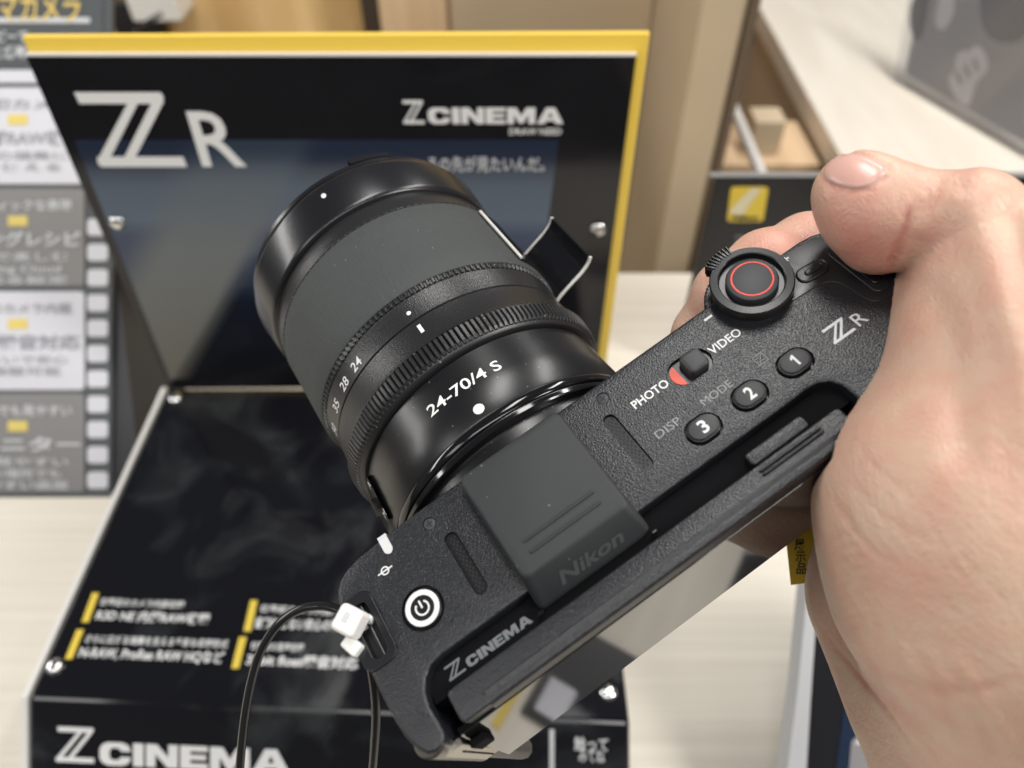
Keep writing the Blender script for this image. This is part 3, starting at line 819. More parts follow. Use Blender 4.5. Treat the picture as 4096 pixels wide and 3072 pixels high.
# ------------------------------------------------------------------ the held camera
Rw = np.stack([body2w([1, 0, 0])[0] - body2w([0, 0, 0])[0], body2w([0, 1, 0])[0] - body2w([0, 0, 0])[0], body2w([0, 0, 1])[0] - body2w([0, 0, 0])[0]], 1)
mw = Matrix.Identity(4)
for i in range(3):
    for j in range(3): mw[i][j] = Rw[i, j]
    mw[i][3] = body2w([0, 0, 0])[0][i] * S
K = thing('mirrorless_camera', 'black mirrorless camera with a large zoom lens held in the hand', 'camera', None, matrix=mw)

XR = 97.0
outline = ([(-28, 0), (-34, -.25), (-39.4, -.7), (-43, -1.0), (-46, -1.7), (-48.4, -2.9), (-50, -4.6), (-51, -6.8), (-51.3, -9.5)] +
           [(-51.3, -30), (-51.1, -36), (-50.6, -40), (-49.6, -43), (-48, -45.2), (-46.2, -45.8), (-44.4, -45.3), (-43.3, -43.6), (-43.3, -41),
            (-43.6, -38), (-43.0, -35), (-41.6, -32.6), (-39.4, -31.1), (-36.5, -30.7)] +
           [(-20, -30.7), (0, -30.7), (30, -30.7), (57, -30.7), (60, -30.5), (63, -30.9), (65.2, -32.2), (66.4, -34.4), (66.6, -37), (66.6, -46)] +
           [(88, -46), (92, -45.2), (95, -42.8), (96.6, -39.5), (97, -36), (97, -9), (96.4, -6), (95, -3.6), (92.6, -1.7), (89.5, -.5), (86, 0)] +
           [(79.5, .1), (60, 0), (20, 0)])
body = obj('body', MB().prism(outline, -80, 0, .7, 3, .6), M['shell'], K)
cut = MB()
for sx0, yt, yb in ((22.5, -8.0, -24.6), (-22.3, -9.0, -25.3)):
    cut.prism(stadium(sx0, (yt + yb) / 2, yt - yb, 3.3, math.pi / 2), -1.2, 1)
cut.prism(stadium(44.9, -10.2, 11.2, 6.9), -1.5, 1)
for bx_ in (62.8, 50.1, 37.3): cut.prism(stadium(bx_, -24.2, 8.9, 6.7), -2.0, 1)
cut.prism(circle(-35.2, -20.0, 4.9), -1.6, 1)
for sx0, sy0 in ((24.5, -3.9), (-24.8, -4.4)): cut.prism(circle(sx0, sy0, 1.55, 28), -.55, 1)
cut.prism(rrect(-52.5, -43.7, -25.4, -8.1, 2.6), -2.2, 1)
cut.prism(circle(69.2, -2.6, 8.4), -3, 1)
boolean(body, cut)
# channel floor in front of the monitor, with the grey lettering
obj('channel_floor', MB().box(-43.0, 66.4, -37.5, -30.9, -78, -3.2), M['floor'], K, smooth=0)
fz = -3.15


def bt(name, s, x, y, h, w, m, parent, z=.05, weight=0.0, rot=0.0, space=1.0):
    c, s_ = math.cos(rot), math.sin(rot)
    return obj(name, text(s, h, lambda u, v: (x + u * c - v * s_, y + u * s_ + v * c, z), w, weight, space), m, parent, smooth=0)


obj('lettering', zlogo(lambda u, v: (-38.3 + u, -35.4 + v, fz), 4.2, 3.1), M['greyprint'], body, smooth=0)
obj('lettering', block('CINEMA', 2.1, lambda u, v: (-33.4 + u, -35.5 + v, fz), 16.4), M['greyprint'], body, smooth=0)

# mic grilles
for sx0, yt, yb in ((22.5, -8.0, -24.6), (-22.3, -9.0, -25.3)):
    mb = MB().prism(stadium(sx0, (yt + yb) / 2, yt - yb - .3, 3.0, math.pi / 2), -1.15, -.8)
    g = obj('microphone_grille', mb, M['smooth'], K, smooth=0)
    hm = MB(); k = 0; y = yt - 1.3
    while y > yb + 1.2:
        for xx in ((-.75, .25) if k % 2 else (-.25, .75)): hm.prism(circle(sx0 + xx * 1.0, y, .32, 10), -.8, -.77)
        y -= .72; k += 1
    obj('grille_holes', hm, M['black'], g, smooth=0)
# screws
for sx0, sy0, a in ((24.5, -3.9, .3), (-24.8, -4.4, .1)):
    sc_ = obj('screw', MB().disc_lathe([(1.4, -.5), (1.4, -.18), (1.2, -.08), (.2, -.05)], sx0, sy0, 32), M['button'], K)
    cr = MB()
    for q in ([(-.85, -.16), (.85, -.16), (.85, .16), (-.85, .16)], [(-.16, .17), (.16, .17), (.16, .85), (-.16, .85)], [(-.16, -.85), (.16, -.85), (.16, -.17), (-.16, -.17)]):
        cr.add([(sx0 + x * math.cos(a) - y * math.sin(a), sy0 + x * math.sin(a) + y * math.cos(a), -.03) for x, y in q], [(0, 1, 2, 3)])
    obj('cross_slot', cr, M['black'], sc_, smooth=0)
# numbered buttons
for bx_, n_ in ((62.8, '1'), (50.1, '2'), (37.3, '3')):
    b1 = obj('button', MB().prism(stadium(bx_, -24.1, 7.9, 5.8), -1.9, .5, .3), M['smooth'], K)
    obj('button_cap', MB().prism(stadium(bx_, -24.1, 6.9, 4.8), .505, .95, .25), M['button'], b1)
    w = 1.85
    if n_ == '1': obj('numeral', MB().add([(bx_ - .75 + x * 1.45, -25.5 + y * 2.9, 1.0) for x, y in ((.50, 0), (.86, 0), (.86, 1), (.58, 1), (.06, .78), (.16, .60), (.50, .72))], [tuple(range(7))]), M['white'], b1, smooth=0)
    else: bt('numeral', n_, bx_ - w / 2 + .1, -25.5, 2.9, w, M['white'], b1, 1.0, .022)
# power button
pb = obj('power_button', MB().disc_lathe([(4.3, -1.6), (4.3, .1), (4.1, .35), (.3, .36)], -35.2, -20.0, 64), M['smooth'], K)
ring = MB(); n = 72
for r0, r1, z in ((2.75, 3.9, .42),):
    ring.add([(-35.2 + r * math.cos(2 * math.pi * k / n), -20.0 + r * math.sin(2 * math.pi * k / n), z) for r in (r0, r1) for k in range(n)],
             [(k, n + k, n + (k + 1) % n, (k + 1) % n) for k in range(n)])
obj('white_ring', ring, M['white'], pb, smooth=0)
sym = MB(); n = 40; a0, a1 = math.radians(90 + 38), math.radians(450 - 38)
sym.add([(-35.2 + r * math.cos(a0 + (a1 - a0) * k / n), -20.0 + r * math.sin(a0 + (a1 - a0) * k / n), .44) for r in (1.3, 1.68) for k in range(n + 1)],
        [(k, n + 1 + k, n + 2 + k, k + 1) for k in range(n)])
sym.add([(-35.4, -20.05, .44), (-35.0, -20.05, .44), (-35.0, -18.2, .44), (-35.4, -18.2, .44)], [(0, 1, 2, 3)])
obj('power_symbol', sym, M['white'], pb, smooth=0)
# slide switch
sw = obj('mode_switch', MB().prism(stadium(44.9, -10.2, 10.9, 6.6), -1.45, -.9), M['smooth'], K)
rs = [p for p in stadium(44.9, -10.2, 10.2, 5.9) if p[0] < 42.2]
obj('red_mark', MB().prism(rs, -.88, -.7), M['coral'], sw, smooth=0)
obj('switch_knob', MB().prism(rrect(43.4, 48.9, -13.0, -7.3, 1.5), -.88, 2.0, 1.0, 4), M['button'], sw)
bt('lettering', 'PHOTO', 28.7, -11.0, 2.05, 9.8, M['white'], body, .05, .012)
bt('lettering', 'VIDEO', 50.7, -11.1, 2.05, 8.7, M['white'], body, .05, .012)
bt('lettering', 'DISP', 28.2, -20.1, 1.9, 6.5, M['dimprint'], body, .05)
bt('lettering', 'MODE', 41.0, -20.1, 1.9, 8.2, M['dimprint'], body, .05)
ic = MB()
for q in ([(-1.3, 1.15), (1.3, 1.15), (1.3, 1.3), (-1.3, 1.3)], [(-1.3, -1.3), (1.3, -1.3), (1.3, -1.15), (-1.3, -1.15)], [(-1.3, -1.15), (-1.15, -1.15), (-1.15, 1.15), (-1.3, 1.15)],
          [(1.15, -1.15), (1.3, -1.15), (1.3, 1.15), (1.15, 1.15)], [(-1.0, -1.1), (-.85, -1.1), (1.0, 1.05), (.85, 1.05)], [(-.9, .45), (-.2, .45), (-.2, .6), (-.9, .6)], [(.2, -.6), (.9, -.6), (.9, -.45), (.2, -.45)]):
    ic.add([(57.9 + x, -18.7 + y, .05) for x, y in q], [(0, 1, 2, 3)])
obj('exposure_icon', ic, M['dimprint'], body, smooth=0)
obj('lettering', zlogo(lambda u, v: (72.2 + u, -26.2 + v, .05), 6.1, 4.4), M['softgrey'], body, smooth=0)
bt('lettering', 'R', 79.3, -26.2, 3.3, 2.75, M['softgrey'], body)
fm = MB(); n = 32
fm.add([(-38.6 + r * math.cos(2 * math.pi * k / n), -7.6 + r * math.sin(2 * math.pi * k / n), .06) for r in (.72, 1.02) for k in range(n)], [(k, n + k, n + (k + 1) % n, (k + 1) % n) for k in range(n)])
for q in ([(-40.5, -7.75), (-39.63, -7.75), (-39.63, -7.45), (-40.5, -7.45)], [(-37.57, -7.75), (-36.7, -7.75), (-36.7, -7.45), (-37.57, -7.45)], [(-39.3, -7.75), (-37.9, -7.75), (-37.9, -7.45), (-39.3, -7.45)]):
    fm.add([(x, y, .055) for x, y in q], [(0, 1, 2, 3)])
obj('film_plane_mark', fm, M['white'], body, smooth=0)
tl = [(-36.8, -.9), (-36.8, -3.8), (-36.5, -4.4), (-36.0, -4.8), (-35.4, -4.8), (-34.9, -4.4), (-34.6, -3.8), (-34.6, -.9)]
tm = obj('tally_lamp', MB().prism(tl, -.5, .12), mat('milky_lamp', (.60, .60, .60), .35), K, smooth=0)
tm2 = MB().box(-36.8, -34.6, -.9, .12, -2.5, .1); obj('lamp_front', tm2, M['softgrey'], tm, smooth=0)
bt('lettering', '+', 79.4, -3.0, 1.9, 1.7, M['white'], body, .28, .03)
obj('minus_mark', MB().prism([(55.2, -3.0), (57.5, -3.0), (57.5, -2.45), (55.2, -2.45)], .02, .06), M['white'], body, smooth=0)
# strap lug
lg_ = MB(); o1 = rrect(-52.0, -43.8, -25.3, -8.2, 2.5, 8); i1 = rrect(-49.4, -45.6, -23.4, -10.6, 1.3, 8); n = len(o1)
vs = [(x, y, z) for z in (-2.0, .35) for p in (o1, i1) for x, y in p]
fs_ = []
for k in range(n):
    j = (k + 1) % n
    fs_ += [(2 * n + k, 2 * n + j, 3 * n + j, 3 * n + k), (k, n + k, n + j, j), (k, j, 2 * n + j, 2 * n + k), (n + k, 3 * n + k, 3 * n + j, n + j)]
lg_.add(vs, fs_)
lug = obj('strap_lug', lg_, M['smooth'], K, bevel=.2)
obj('lug_bar', MB().box(-49.3, -45.7, -23.2, -10.8, -2.1, -1.7), M['black'], lug, smooth=0)
obj('lug_rail', MB().box(-47.7, -46.9, -23.3, -10.7, -1.6, -.5), M['smooth'], lug, smooth=0, bevel=.2)
# shoe cover
cv = MB()
bo = rrect(-14.4, 14.6, -34.8, -1.0, 1.4, 5); r1 = rrect(-14.3, 14.5, -34.6, -1.05, 1.4, 5); tp = rrect(-13.6, 13.8, -29.9, -1.5, 2.0, 5); tp2 = rrect(-12.9, 13.1, -29.0, -2.2, 2.0, 5); n = len(bo)
vs = [(x, y, -3.0) for x, y in bo] + [(x, y, -.6) for x, y in r1] + [(x, y, 4.0) for x, y in tp] + [(x, y, 4.55) for x, y in inset([np.array(p) for p in tp], .35)] + [(x, y, 4.75) for x, y in tp2]
fs_ = [tuple(range(n))[::-1], tuple(4 * n + k for k in range(n))]
for q in range(4): fs_ += [(q * n + k, q * n + (k + 1) % n, (q + 1) * n + (k + 1) % n, (q + 1) * n + k) for k in range(n)]
cv.add(vs, fs_)
shoe = obj('shoe_cover', cv, M['rubbercover'], K, smooth=50)
for y in (-22.9, -25.7):
    obj('groove', MB().prism(stadium(0, y, 18.4, .62), 4.7, 5.15, .2), M['rubbercover'], shoe)
obj('groove_line', MB().prism(stadium(0.6, -24.3, 14, .16), 4.72, 4.8), M['emboss'], shoe, smooth=0)
sa = np.array([0, -34.6, -.6]); sb = np.array([0, -29.9, 4.0]); su = (sb - sa) / np.linalg.norm(sb - sa); sn = np.cross([1, 0, 0], su)
obj('lettering', text('Nikon', 2.9, lambda u, v: sa + np.array([-7.6 + u, 0, 0]) + su * (1.1 + v) + sn * .12, 16.4, .03, 1.0, 'l', .22), M['emboss'], shoe, smooth=0)
for x in (-14.6, 14.8): obj('shoe_rail', MB().box(x - .8, x + .8, -35.9, -34.95, -2.5, -1.2), M['gloss'], K, smooth=0, bevel=.3)
# dial with the record button
DX, DY = 68.7, -3.2
ZC = 4.4
dial = obj('zoom_lever_ring', MB().disc_lathe([(8.9, -2.6), (8.9, 2.2), (9.5, 2.4), (9.6, 3.9), (9.3, 4.35), (7.7, 4.5), (7.45, 4.3), (7.25, 2.9), (.3, 2.9)], DX, DY, 96), M['smooth'], K)
lv = MB()
for k in range(8):
    a = math.radians(81 + 37 * k / 7); lv.hexa([(DX + r * math.cos(a + d), DY + r * math.sin(a + d), z) for z in (1.4, 4.6) for r, d in ((8.6, -.02), (11.4, -.016), (11.4, .016), (8.6, .02))])
obj('lever_ridges', lv, M['smooth'], dial, smooth=0, bevel=.15)
lb = []
for k in range(13): a = math.radians(78 + 43 * k / 12); lb.append((DX + 10.9 * math.cos(a), DY + 10.9 * math.sin(a)))
for k in range(13): a = math.radians(121 - 43 * k / 12); lb.append((DX + 8.6 * math.cos(a), DY + 8.6 * math.sin(a)))
obj('lever_tab', MB().prism(lb, 1.2, 4.2, .3), M['smooth'], dial)
kn = obj('front_dial', MB().disc_lathe([(9.3, -10), (9.3, -4.2), (8.8, -3.8), (2, -3.7)], DX - .5, DY + 1.5, 168, mod=lambda k: .25 if k % 3 == 0 else 0), M['smooth'], K, smooth=20)
rec = obj('record_button', MB().disc_lathe([(6.0, 2.9), (6.0, 4.3), (5.75, 4.75), (5.2, 4.95), (.3, 5.0)], DX - .05, DY - .2, 72), M['button'], K)
n = 72; rr_ = MB(); rr_.add([(DX - .05 + r * math.cos(2 * math.pi * k / n), DY - .2 + r * math.sin(2 * math.pi * k / n), z) for r, z in ((4.42, 4.96), (4.52, 5.06), (4.78, 5.06), (4.88, 4.94)) for k in range(n)],
    [(q * n + k, (q + 1) * n + k, (q + 1) * n + (k + 1) % n, q * n + (k + 1) % n) for q in range(3) for k in range(n)])
obj('red_ring', rr_, M['red'], rec)
for a in (60, 130, 200, 250, 330):
    pass
# buttons under the thumb
ob = obj('button', MB().prism(stadium(82.2, -8.6, 8.2, 4.4, math.radians(-6)), -1, .75, .45), M['smooth'], K, label='plain oval black button beside the record dial')
obj('button_ridge', MB().prism(stadium(82.4, -8.6, 4.6, 1.4, math.radians(-6)), .7, 1.25, .3), M['smooth'], ob)
ob = obj('thumb_dial', MB().prism(rrect(87.9, 92.4, -22.6, -6.6, 1.6), -1, .55, .35), M['smooth'], K)
obj('dial_insert', MB().prism(rrect(89.0, 91.5, -20.6, -8.6, 1.0), .5, 1.1, .4), M['gloss'], ob)
sp_ = [(73, -11.6), (80, -12.3), (83.0, -13.4), (84.6, -16), (86, -23.4), (92, -24.6), (94.6, -22), (95.3, -10), (93.8, -5.6), (90.5, -2.4), (86, -1.2), (79.6, -1.1), (78.3, -5), (76.5, -9)]
obj('control_plate', MB().prism(catmull(sp_, 4, True), -.4, .22, .15), M['smooth'], K)
# monitor and rear screen
mo = MB().prism(rrect(-39.6, 62.5, -44.4, -37.3, 1.2, 3), -40, -.6, .5)
mon = obj('monitor', mo, M['monitor'], K)
obj('monitor_ridge', MB().hexa([(-33.2, -44.9, -5), (60.5, -44.9, -5), (60.5, -41.4, -5), (-33.2, -41.4, -5), (-33.0, -44.6, -1.1), (60.2, -44.6, -1.1), (60.2, -41.5, -.25), (-33.0, -41.5, -.25)]), M['monitor'], mon, smooth=0, bevel=.35)
for y in (-38.4, -39.4):
    obj('finger_ridge', MB().prism(stadium(48.2, y - .4, 16.2, .62), -.7, .15, .25), M['monitor'], mon)
obj('finger_notch', MB().prism(rrect(39.9, 55.2, -37.2, -34.0, .9), -2.6, -.3, .5), M['monitor'], K)
sc_ = obj('screen', MB().hexa([(-42.2, -48.25, -38.9), (61.5, -48.05, -36.6), (61.5, -47.75, -36.6), (-42.2, -47.95, -38.9), (-42.2, -45.05, -5.2), (61.5, -45.05, -5.2), (61.5, -44.75, -5.2), (-42.2, -44.75, -5.2)]), M['screen'], mon, smooth=0, bevel=.1)
obj('screen_back', MB().hexa([(-42.0, -47.9, -38.7), (61.3, -47.7, -36.4), (61.3, -43.5, -36.4), (-42.0, -43.5, -38.7), (-42.0, -44.7, -5.2), (61.3, -44.7, -5.2), (61.3, -43.5, -5.2), (-42.0, -43.5, -5.2)]), M['floor'], mon, smooth=0)
hg = obj('hinge', MB().prism(rrect(-47.2, -42.6, -46.4, -44.9, .3, 2), -37, -6), M['metal'], mon, smooth=0)
obj('hinge_latch', MB().box(-42.3, -38.6, -47.6, -45.9, -17, -9), M['floor'], hg, smooth=0, bevel=.4)
obj('hinge_line', MB().box(-44.9, -44.6, -46.6, -46.4, -36, -12), M['black'], hg, smooth=0)
# the barrel-shaped rear corner that catches the table
obj('rear_corner', MB().disc_lathe([(3.4, -38), (3.4, -1.6), (3.0, -1.1), (.3, -1.0)], -47.0, -42.9, 40), M['rearmetal'], K)

# ------------------------------------------------------------------ the lens (about the body's y axis)
LX, LZ = -.7, -36.0
lens = obj('lens', MB().lathe([(2, 30), (4.3, 38.2), (5.9, 38.4), (6.1, 37.6), (6.5, 37.6), (8.4, 38.75), (8.8, 39.0), (18, 38.5), (27.3, 38.2), (27.6, 37.5), (28, 37.0)], LX, LZ, 200), M['barrel'], K, smooth=40)
obj('mount_neck', MB().lathe([(-2, 36.4), (4.0, 36.6), (4.2, 36.0)], LX, LZ, 160), M['barrel'], lens)
obj('mount_ring', MB().lathe([(3.9, 37.0), (4.0, 38.7), (4.3, 38.95), (5.3, 38.95), (5.5, 38.2), (5.9, 38.2), (6.1, 38.9), (6.6, 39.2), (7.8, 39.25), (8.2, 39.1), (8.6, 38.6)], LX, LZ, 200), M['gloss'], lens, smooth=30)
N = 168 * 4


def knurl(amp):
    return lambda k, y: (amp if k % 4 in (1, 2) else 0)


obj('control_ring', MB().lathe([(27.7, 37.6), (27.75, 38.9), (28.0, 39.5), (28.7, 40.0), (29.3, 40.3), (34.2, 40.6)], LX, LZ, 200), M['ridge'], lens, smooth=45)
obj('control_ring_ridges', MB().lathe([(28.5, 39.5), (28.9, 40.3), (29.6, 40.9), (30.6, 41.15), (33.8, 41.45), (34.3, 41.2), (34.55, 40.0)], LX, LZ, N, mod=lambda k, y: (-.75 if k % 4 == 3 else .05)), M['ridge'], lens, smooth=0)
obj('index_ring', MB().lathe([(34.2, 39.6), (34.6, 40.9), (35.0, 40.75), (36.2, 40.3), (43.6, 39.75), (43.8, 39.3), (43.9, 38.6)], LX, LZ, 200), M['barrel2'], lens, smooth=40)
obj('zoom_scale_ring', MB().lathe([(43.9, 38.6), (44.1, 39.5), (44.3, 39.75), (50.6, 40.2), (51.0, 40.35), (51.3, 40.0)], LX, LZ, 200), M['barrel2'], lens, smooth=40)
N2 = 150 * 4
obj('zoom_ring_edge', MB().lathe([(51.2, 39.8), (51.4, 40.5), (52.9, 40.75), (53.1, 40.3)], LX, LZ, N2, mod=lambda k, y: (.16 if k % 4 in (1, 2) else -.3)), M['ridge'], lens, smooth=15)
obj('zoom_grip', MB().lathe([(52.8, 40.2), (53.0, 41.0), (53.4, 41.25), (60, 41.3), (76, 41.35), (82.0, 41.4), (82.5, 41.2), (82.6, 40.8)], LX, LZ, 200), M['rubber'], lens, smooth=40)
obj('grip_seam', MB().lathe([(82.3, 40.9), (82.45, 41.42), (82.75, 41.42), (82.9, 40.9)], LX, LZ, 440, mod=lambda k, y: (.08 if k % 4 < 2 else -.1)), M['ridge'], lens, smooth=15)
obj('front_barrel', MB().lathe([(82.7, 41.0), (83.0, 41.25), (86, 40.9), (89.6, 40.5), (90.0, 40.2), (90.2, 39.3)], LX, LZ, 200), M['barrel2'], lens, smooth=40)
hr_ = obj('hood_ring', MB().lathe([(90.0, 39.4), (90.3, 41.0), (90.8, 41.5), (92, 41.8), (103.6, 42.75), (104.6, 42.7), (105.4, 42.1), (105.7, 41.4), (106.0, 41.1), (106.4, 41.1), (106.7, 41.7), (108.2, 41.7), (108.8, 41.2), (109.0, 39.4), (107.5, 36.5), (103.5, 35.2), (99, 34.8)], LX, LZ, 200), M['hood'], lens, smooth=35)
obj('bayonet_tab', MB().lathe([(108.0, 41.2), (108.1, 42.2), (110.3, 42.2), (110.5, 40.4), (108.6, 39.8)], LX, LZ, 14, a0=math.radians(56), a1=math.radians(74)), M['hood'], lens, smooth=30)
obj('front_glass', MB().lathe([(99.2, 34.9), (100.4, 28), (101.6, 18), (102.2, 8), (102.3, .4)], LX, LZ, 96), M['glass'], lens)


def cyl(r, y0):                              # letters wrapped on the barrel; u runs clockwise as read from above
    rad = r if callable(r) else (lambda y: r)
    return lambda th, v: None


def wrap(s, th_mid, y0, h, w, rfun, m, parent, weight=0.0, lift=.06):
    def fn(u, v):
        y = y0 + v; r = rfun(y) + lift; a = math.radians(th_mid) - u / rfun(y0)
        return (LX + r * math.cos(a), y, LZ + r * math.sin(a))
    v, f, w0_, _ = glyphs(s, h, weight)
    bm = bmesh.new(); vv = [bm.verts.new(p) for p in v]
    for q in f:
        try: bm.faces.new([vv[i] for i in q])
        except ValueError: pass
    bmesh.ops.triangulate(bm, faces=bm.faces)
    bmesh.ops.subdivide_edges(bm, edges=[e_ for e_ in bm.edges if e_.calc_length() > .8], cuts=2)
    bmesh.ops.triangulate(bm, faces=bm.faces)
    bm.verts.index_update()
    mb = MB(); mb.add([fn(p.co.x * w / w0_ - w / 2, p.co.y) for p in bm.verts], [tuple(x.index for x in q.verts) for q in bm.faces]); bm.free()
    return obj('lettering', mb, m, parent, smooth=0)


def rb(y): return 39.0 - (y - 8.8) / 18.5 * .8
def ri(y): return 40.3 - (y - 36.2) / 7.4 * .55
def rz(y): return 39.75 + (y - 44.3) / 6.3 * .45
def rh(y): return 41.8 + (y - 92) / 11.6 * .95


wrap('24-70/4 S', 89.6, 18.1, 3.1, 21.6, rb, M['white'], lens, .012)


def dot(th, y, ru, rv, rfun, m, name='index_mark', n=32):
    mb = MB(); vs = []
    for k in range(n):
        a = 2 * math.pi * k / n; yy = y + rv * math.sin(a); r = rfun(yy) + .07; t_ = math.radians(th) - ru * math.cos(a) / r
        vs.append((LX + r * math.cos(t_), yy, LZ + r * math.sin(t_)))
    r = rfun(y) + .12; vs.append((LX + r * math.cos(math.radians(th)), y, LZ + r * math.sin(math.radians(th))))
    mb.add(vs, [(k, (k + 1) % n, n) for k in range(n)]); return obj(name, mb, m, lens, smooth=0)


dot(89.7, 11.3, 1.42, 1.42, rb, M['white'], 'mount_dot')
dot(90.3, 46.9, .62, .62, rz, M['white'])
dot(90.9, 100.3, .75, .95, rh, M['white'], 'hood_dot')
mb = MB(); vs = []
for yy in np.linspace(38.9, 41.9, 7):
    for th in (90.75, 89.25): r = ri(yy) + .07; vs.append((LX + r * math.cos(math.radians(th)), yy, LZ + r * math.sin(math.radians(th))))
mb.add(vs, [(2 * k, 2 * k + 1, 2 * k + 3, 2 * k + 2) for k in range(6)]); obj('index_mark', mb, M['white'], lens, smooth=0)
for s_, th in (('24', 119.0), ('28', 129.3), ('35', 141.2), ('50', 155.5)):
    wrap(s_, th, 45.5, 2.7, 3.9, rz, M['white'], lens, .012)
# focus switch on the left of the barrel
swp = obj('focus_switch', MB().lathe([(11, 38.6), (11.4, 39.9), (25.6, 39.4), (26.0, 38.2)], LX, LZ, 12, a0=math.radians(151), a1=math.radians(168)), M['barrel'], lens, smooth=30)
obj('switch_lever', MB().lathe([(16, 39), (16.3, 41.0), (19.7, 41.0), (20, 39)], LX, LZ, 6, a0=math.radians(153.5), a1=math.radians(158.5), close=False), M['smooth'], swp, smooth=20)
wrap('A', 151.5, 22.3, 2.2, 1.9, lambda y: 39.75, M['white'], swp); wrap('M', 151.5, 12.4, 2.2, 2.2, lambda y: 39.95, M['white'], swp)
# security film stuck to the right of the lens
fmk = obj('security_film', MB().lathe([(56, 41.3), (56.1, 42.1), (80.5, 42.1), (80.6, 41.3)], LX, LZ, 10, a0=math.radians(4), a1=math.radians(30)), M['tape'], lens, smooth=30)
cs = catmull([(39.5, -41.5), (43, -39.4), (47.5, -37.6), (52, -36.0), (55, -34.2), (56.6, -32.2)], 6)
ya = [75.2 - .02 * i for i in range(len(cs))]; 
mb = MB(); n = len(cs); vs = []
for i, (x, z) in enumerate(cs):
    d = np.array(cs[min(i + 1, n - 1)]) - np.array(cs[max(i - 1, 0)]); d /= np.linalg.norm(d); nn = np.array([-d[1], d[0]]) * .45
    y1 = 75 + 1.2 * i / n; y0 = 54 + 1.0 * i / n
    vs += [(x + nn[0], y0, z + nn[1]), (x + nn[0], y1, z + nn[1]), (x - nn[0], y1, z - nn[1]), (x - nn[0], y0, z - nn[1])]
fs_ = []
for i in range(n - 1): fs_ += [(4 * i + k, 4 * i + (k + 1) % 4, 4 * i + 4 + (k + 1) % 4, 4 * i + 4 + k) for k in range(4)]
fs_ += [(0, 3, 2, 1), (4 * n - 4, 4 * n - 3, 4 * n - 2, 4 * n - 1)]
mb.add(vs, fs_); flap = obj('film_flap', mb, M['tape'], fmk, smooth=60)
mb = MB()
for yy, sg_ in ((53.6, 1), (75.4, 1)):
    mb.tube([(x, yy + (1.0 if yy < 60 else 1.2) * i / n, z) for i, (x, z) in enumerate(cs)], .55, 8)
obj('pale_edge', mb, M['tapeedge'], fmk)
mb = MB().tube([(LX + 42.2 * math.cos(math.radians(30)), y, LZ + 42.2 * math.sin(math.radians(30))) for y in np.linspace(56, 80.5, 8)], .45, 8)
obj('pale_edge', mb, M['tapeedge'], fmk)

# ------------------------------------------------------------------ cable tie and tether cable
ct = thing('cable_tie', 'white nylon cable tie head fixed on the strap lug of the camera', 'cable tie', at(768, 1345, 160))
c0 = body2w([-49.3, -14.2, 3.4])[0]
ux, uy, uz = [Rw[:, i] for i in range(3)]


def tie(cx, cy, cz, a, b, c, rot):
    mb = MB().box(-a, a, -b, b, -c, c); cr_, s_ = math.cos(rot), math.sin(rot)
    mb.map(lambda p: c0 + ux * (cx + p[0] * cr_ - p[1] * s_) + uy * (cy + p[0] * s_ + p[1] * cr_) + uz * (cz + p[2])); return mb


obj('head', tie(0, 0, 0, 3.0, 2.9, 2.6, .55), M['nylon'], ct, bevel=1.1, seg=3)
obj('tail', tie(-2.6, -3.9, -2.2, 1.5, 2.2, 1.3, .35), M['nylon'], ct, bevel=.6, seg=3)
obj('strap', MB().tube(catmull([c0 + ux * x + uy * y + uz * z for x, y, z in ((1.5, 0, 0), (3.0, -.6, -2.5), (2.2, -.9, -4.6), (0, -.8, -4.8), (-1.2, 0, -2.5))], 6), .75, 8), M['nylon'], ct)
obj('slot', tie(.2, .3, 2.62, 1.1, .7, .05, .55), M['softgrey'], ct, smooth=0)
P1 = [(752, 1342, 167), (738, 1322, 168), (715, 1312, 169), (690, 1309, 170), (655, 1314, 171), (620, 1332, 172), (590, 1362, 173), (562, 1410, 175), (543, 1470, 177), (530, 1540, 179), (522, 1610, 181), (518, 1680, 183), (525, 1770, 186), (560, 1850, 190), (640, 1890, 192),
      (720, 1870, 190), (775, 1790, 184), (800, 1690, 178), (809, 1610, 173), (812, 1540, 169), (808, 1480, 166), (798, 1425, 164), (786, 1392, 164), (776, 1372, 165)]
o = obj('tether_cable', MB().tube(catmull([at(*p) for p in P1], 6), 1.08, 14), M['cable'], None); tag(o, 'thin black tether cable looping down from the white cable tie', 'cable')

# yellow sticker hanging under the camera
yt = thing('yellow_tag', 'yellow paper tag with black writing hanging beneath the camera by the palm', 'tag', at(1715, 1190, 205))
TD = 208.0


def tq(pix, l0, l1):
    mb = MB(); mb.prism([(x, -y) for x, y in pix], l0, l1); mb.map(lambda q: at(q[0], -q[1], TD) - FWD * q[2]); return mb


obj('paper', tq([(1693, 1120), (1790, 1110), (1800, 1250), (1708, 1263)], 0, .4), M['tag'], yt, smooth=0)
for k, s_ in enumerate('展示品'):
    p = at(1716 + 2 * k, 1186 + 26 * k, TD - .6)
    obj('lettering', text(s_, 2.4, lambda u, v: p + RGT * u + UPV * v, 3.0, .02), M['ink'], yt, smooth=0)

# ------------------------------------------------------------------ the hand: one continuous skin from a blended distance field
def Hp(px, py, d, rpx=None):
    q = ray(px, py) * d
    return q if rpx is None else (q, rpx * d / 1566.)


def HY_(px, py, yb, rpx):                    # on the line of sight, at a given distance before the camera's front
    r = BM.T @ ray(px, py); o2 = BM.T @ BO; t_ = (yb + o2[1]) / r[1]
    return ray(px, py) * t_, rpx * t_ / 1566.


def Bc(x, y, z): return BM @ np.array([x, y, z], float) + BO


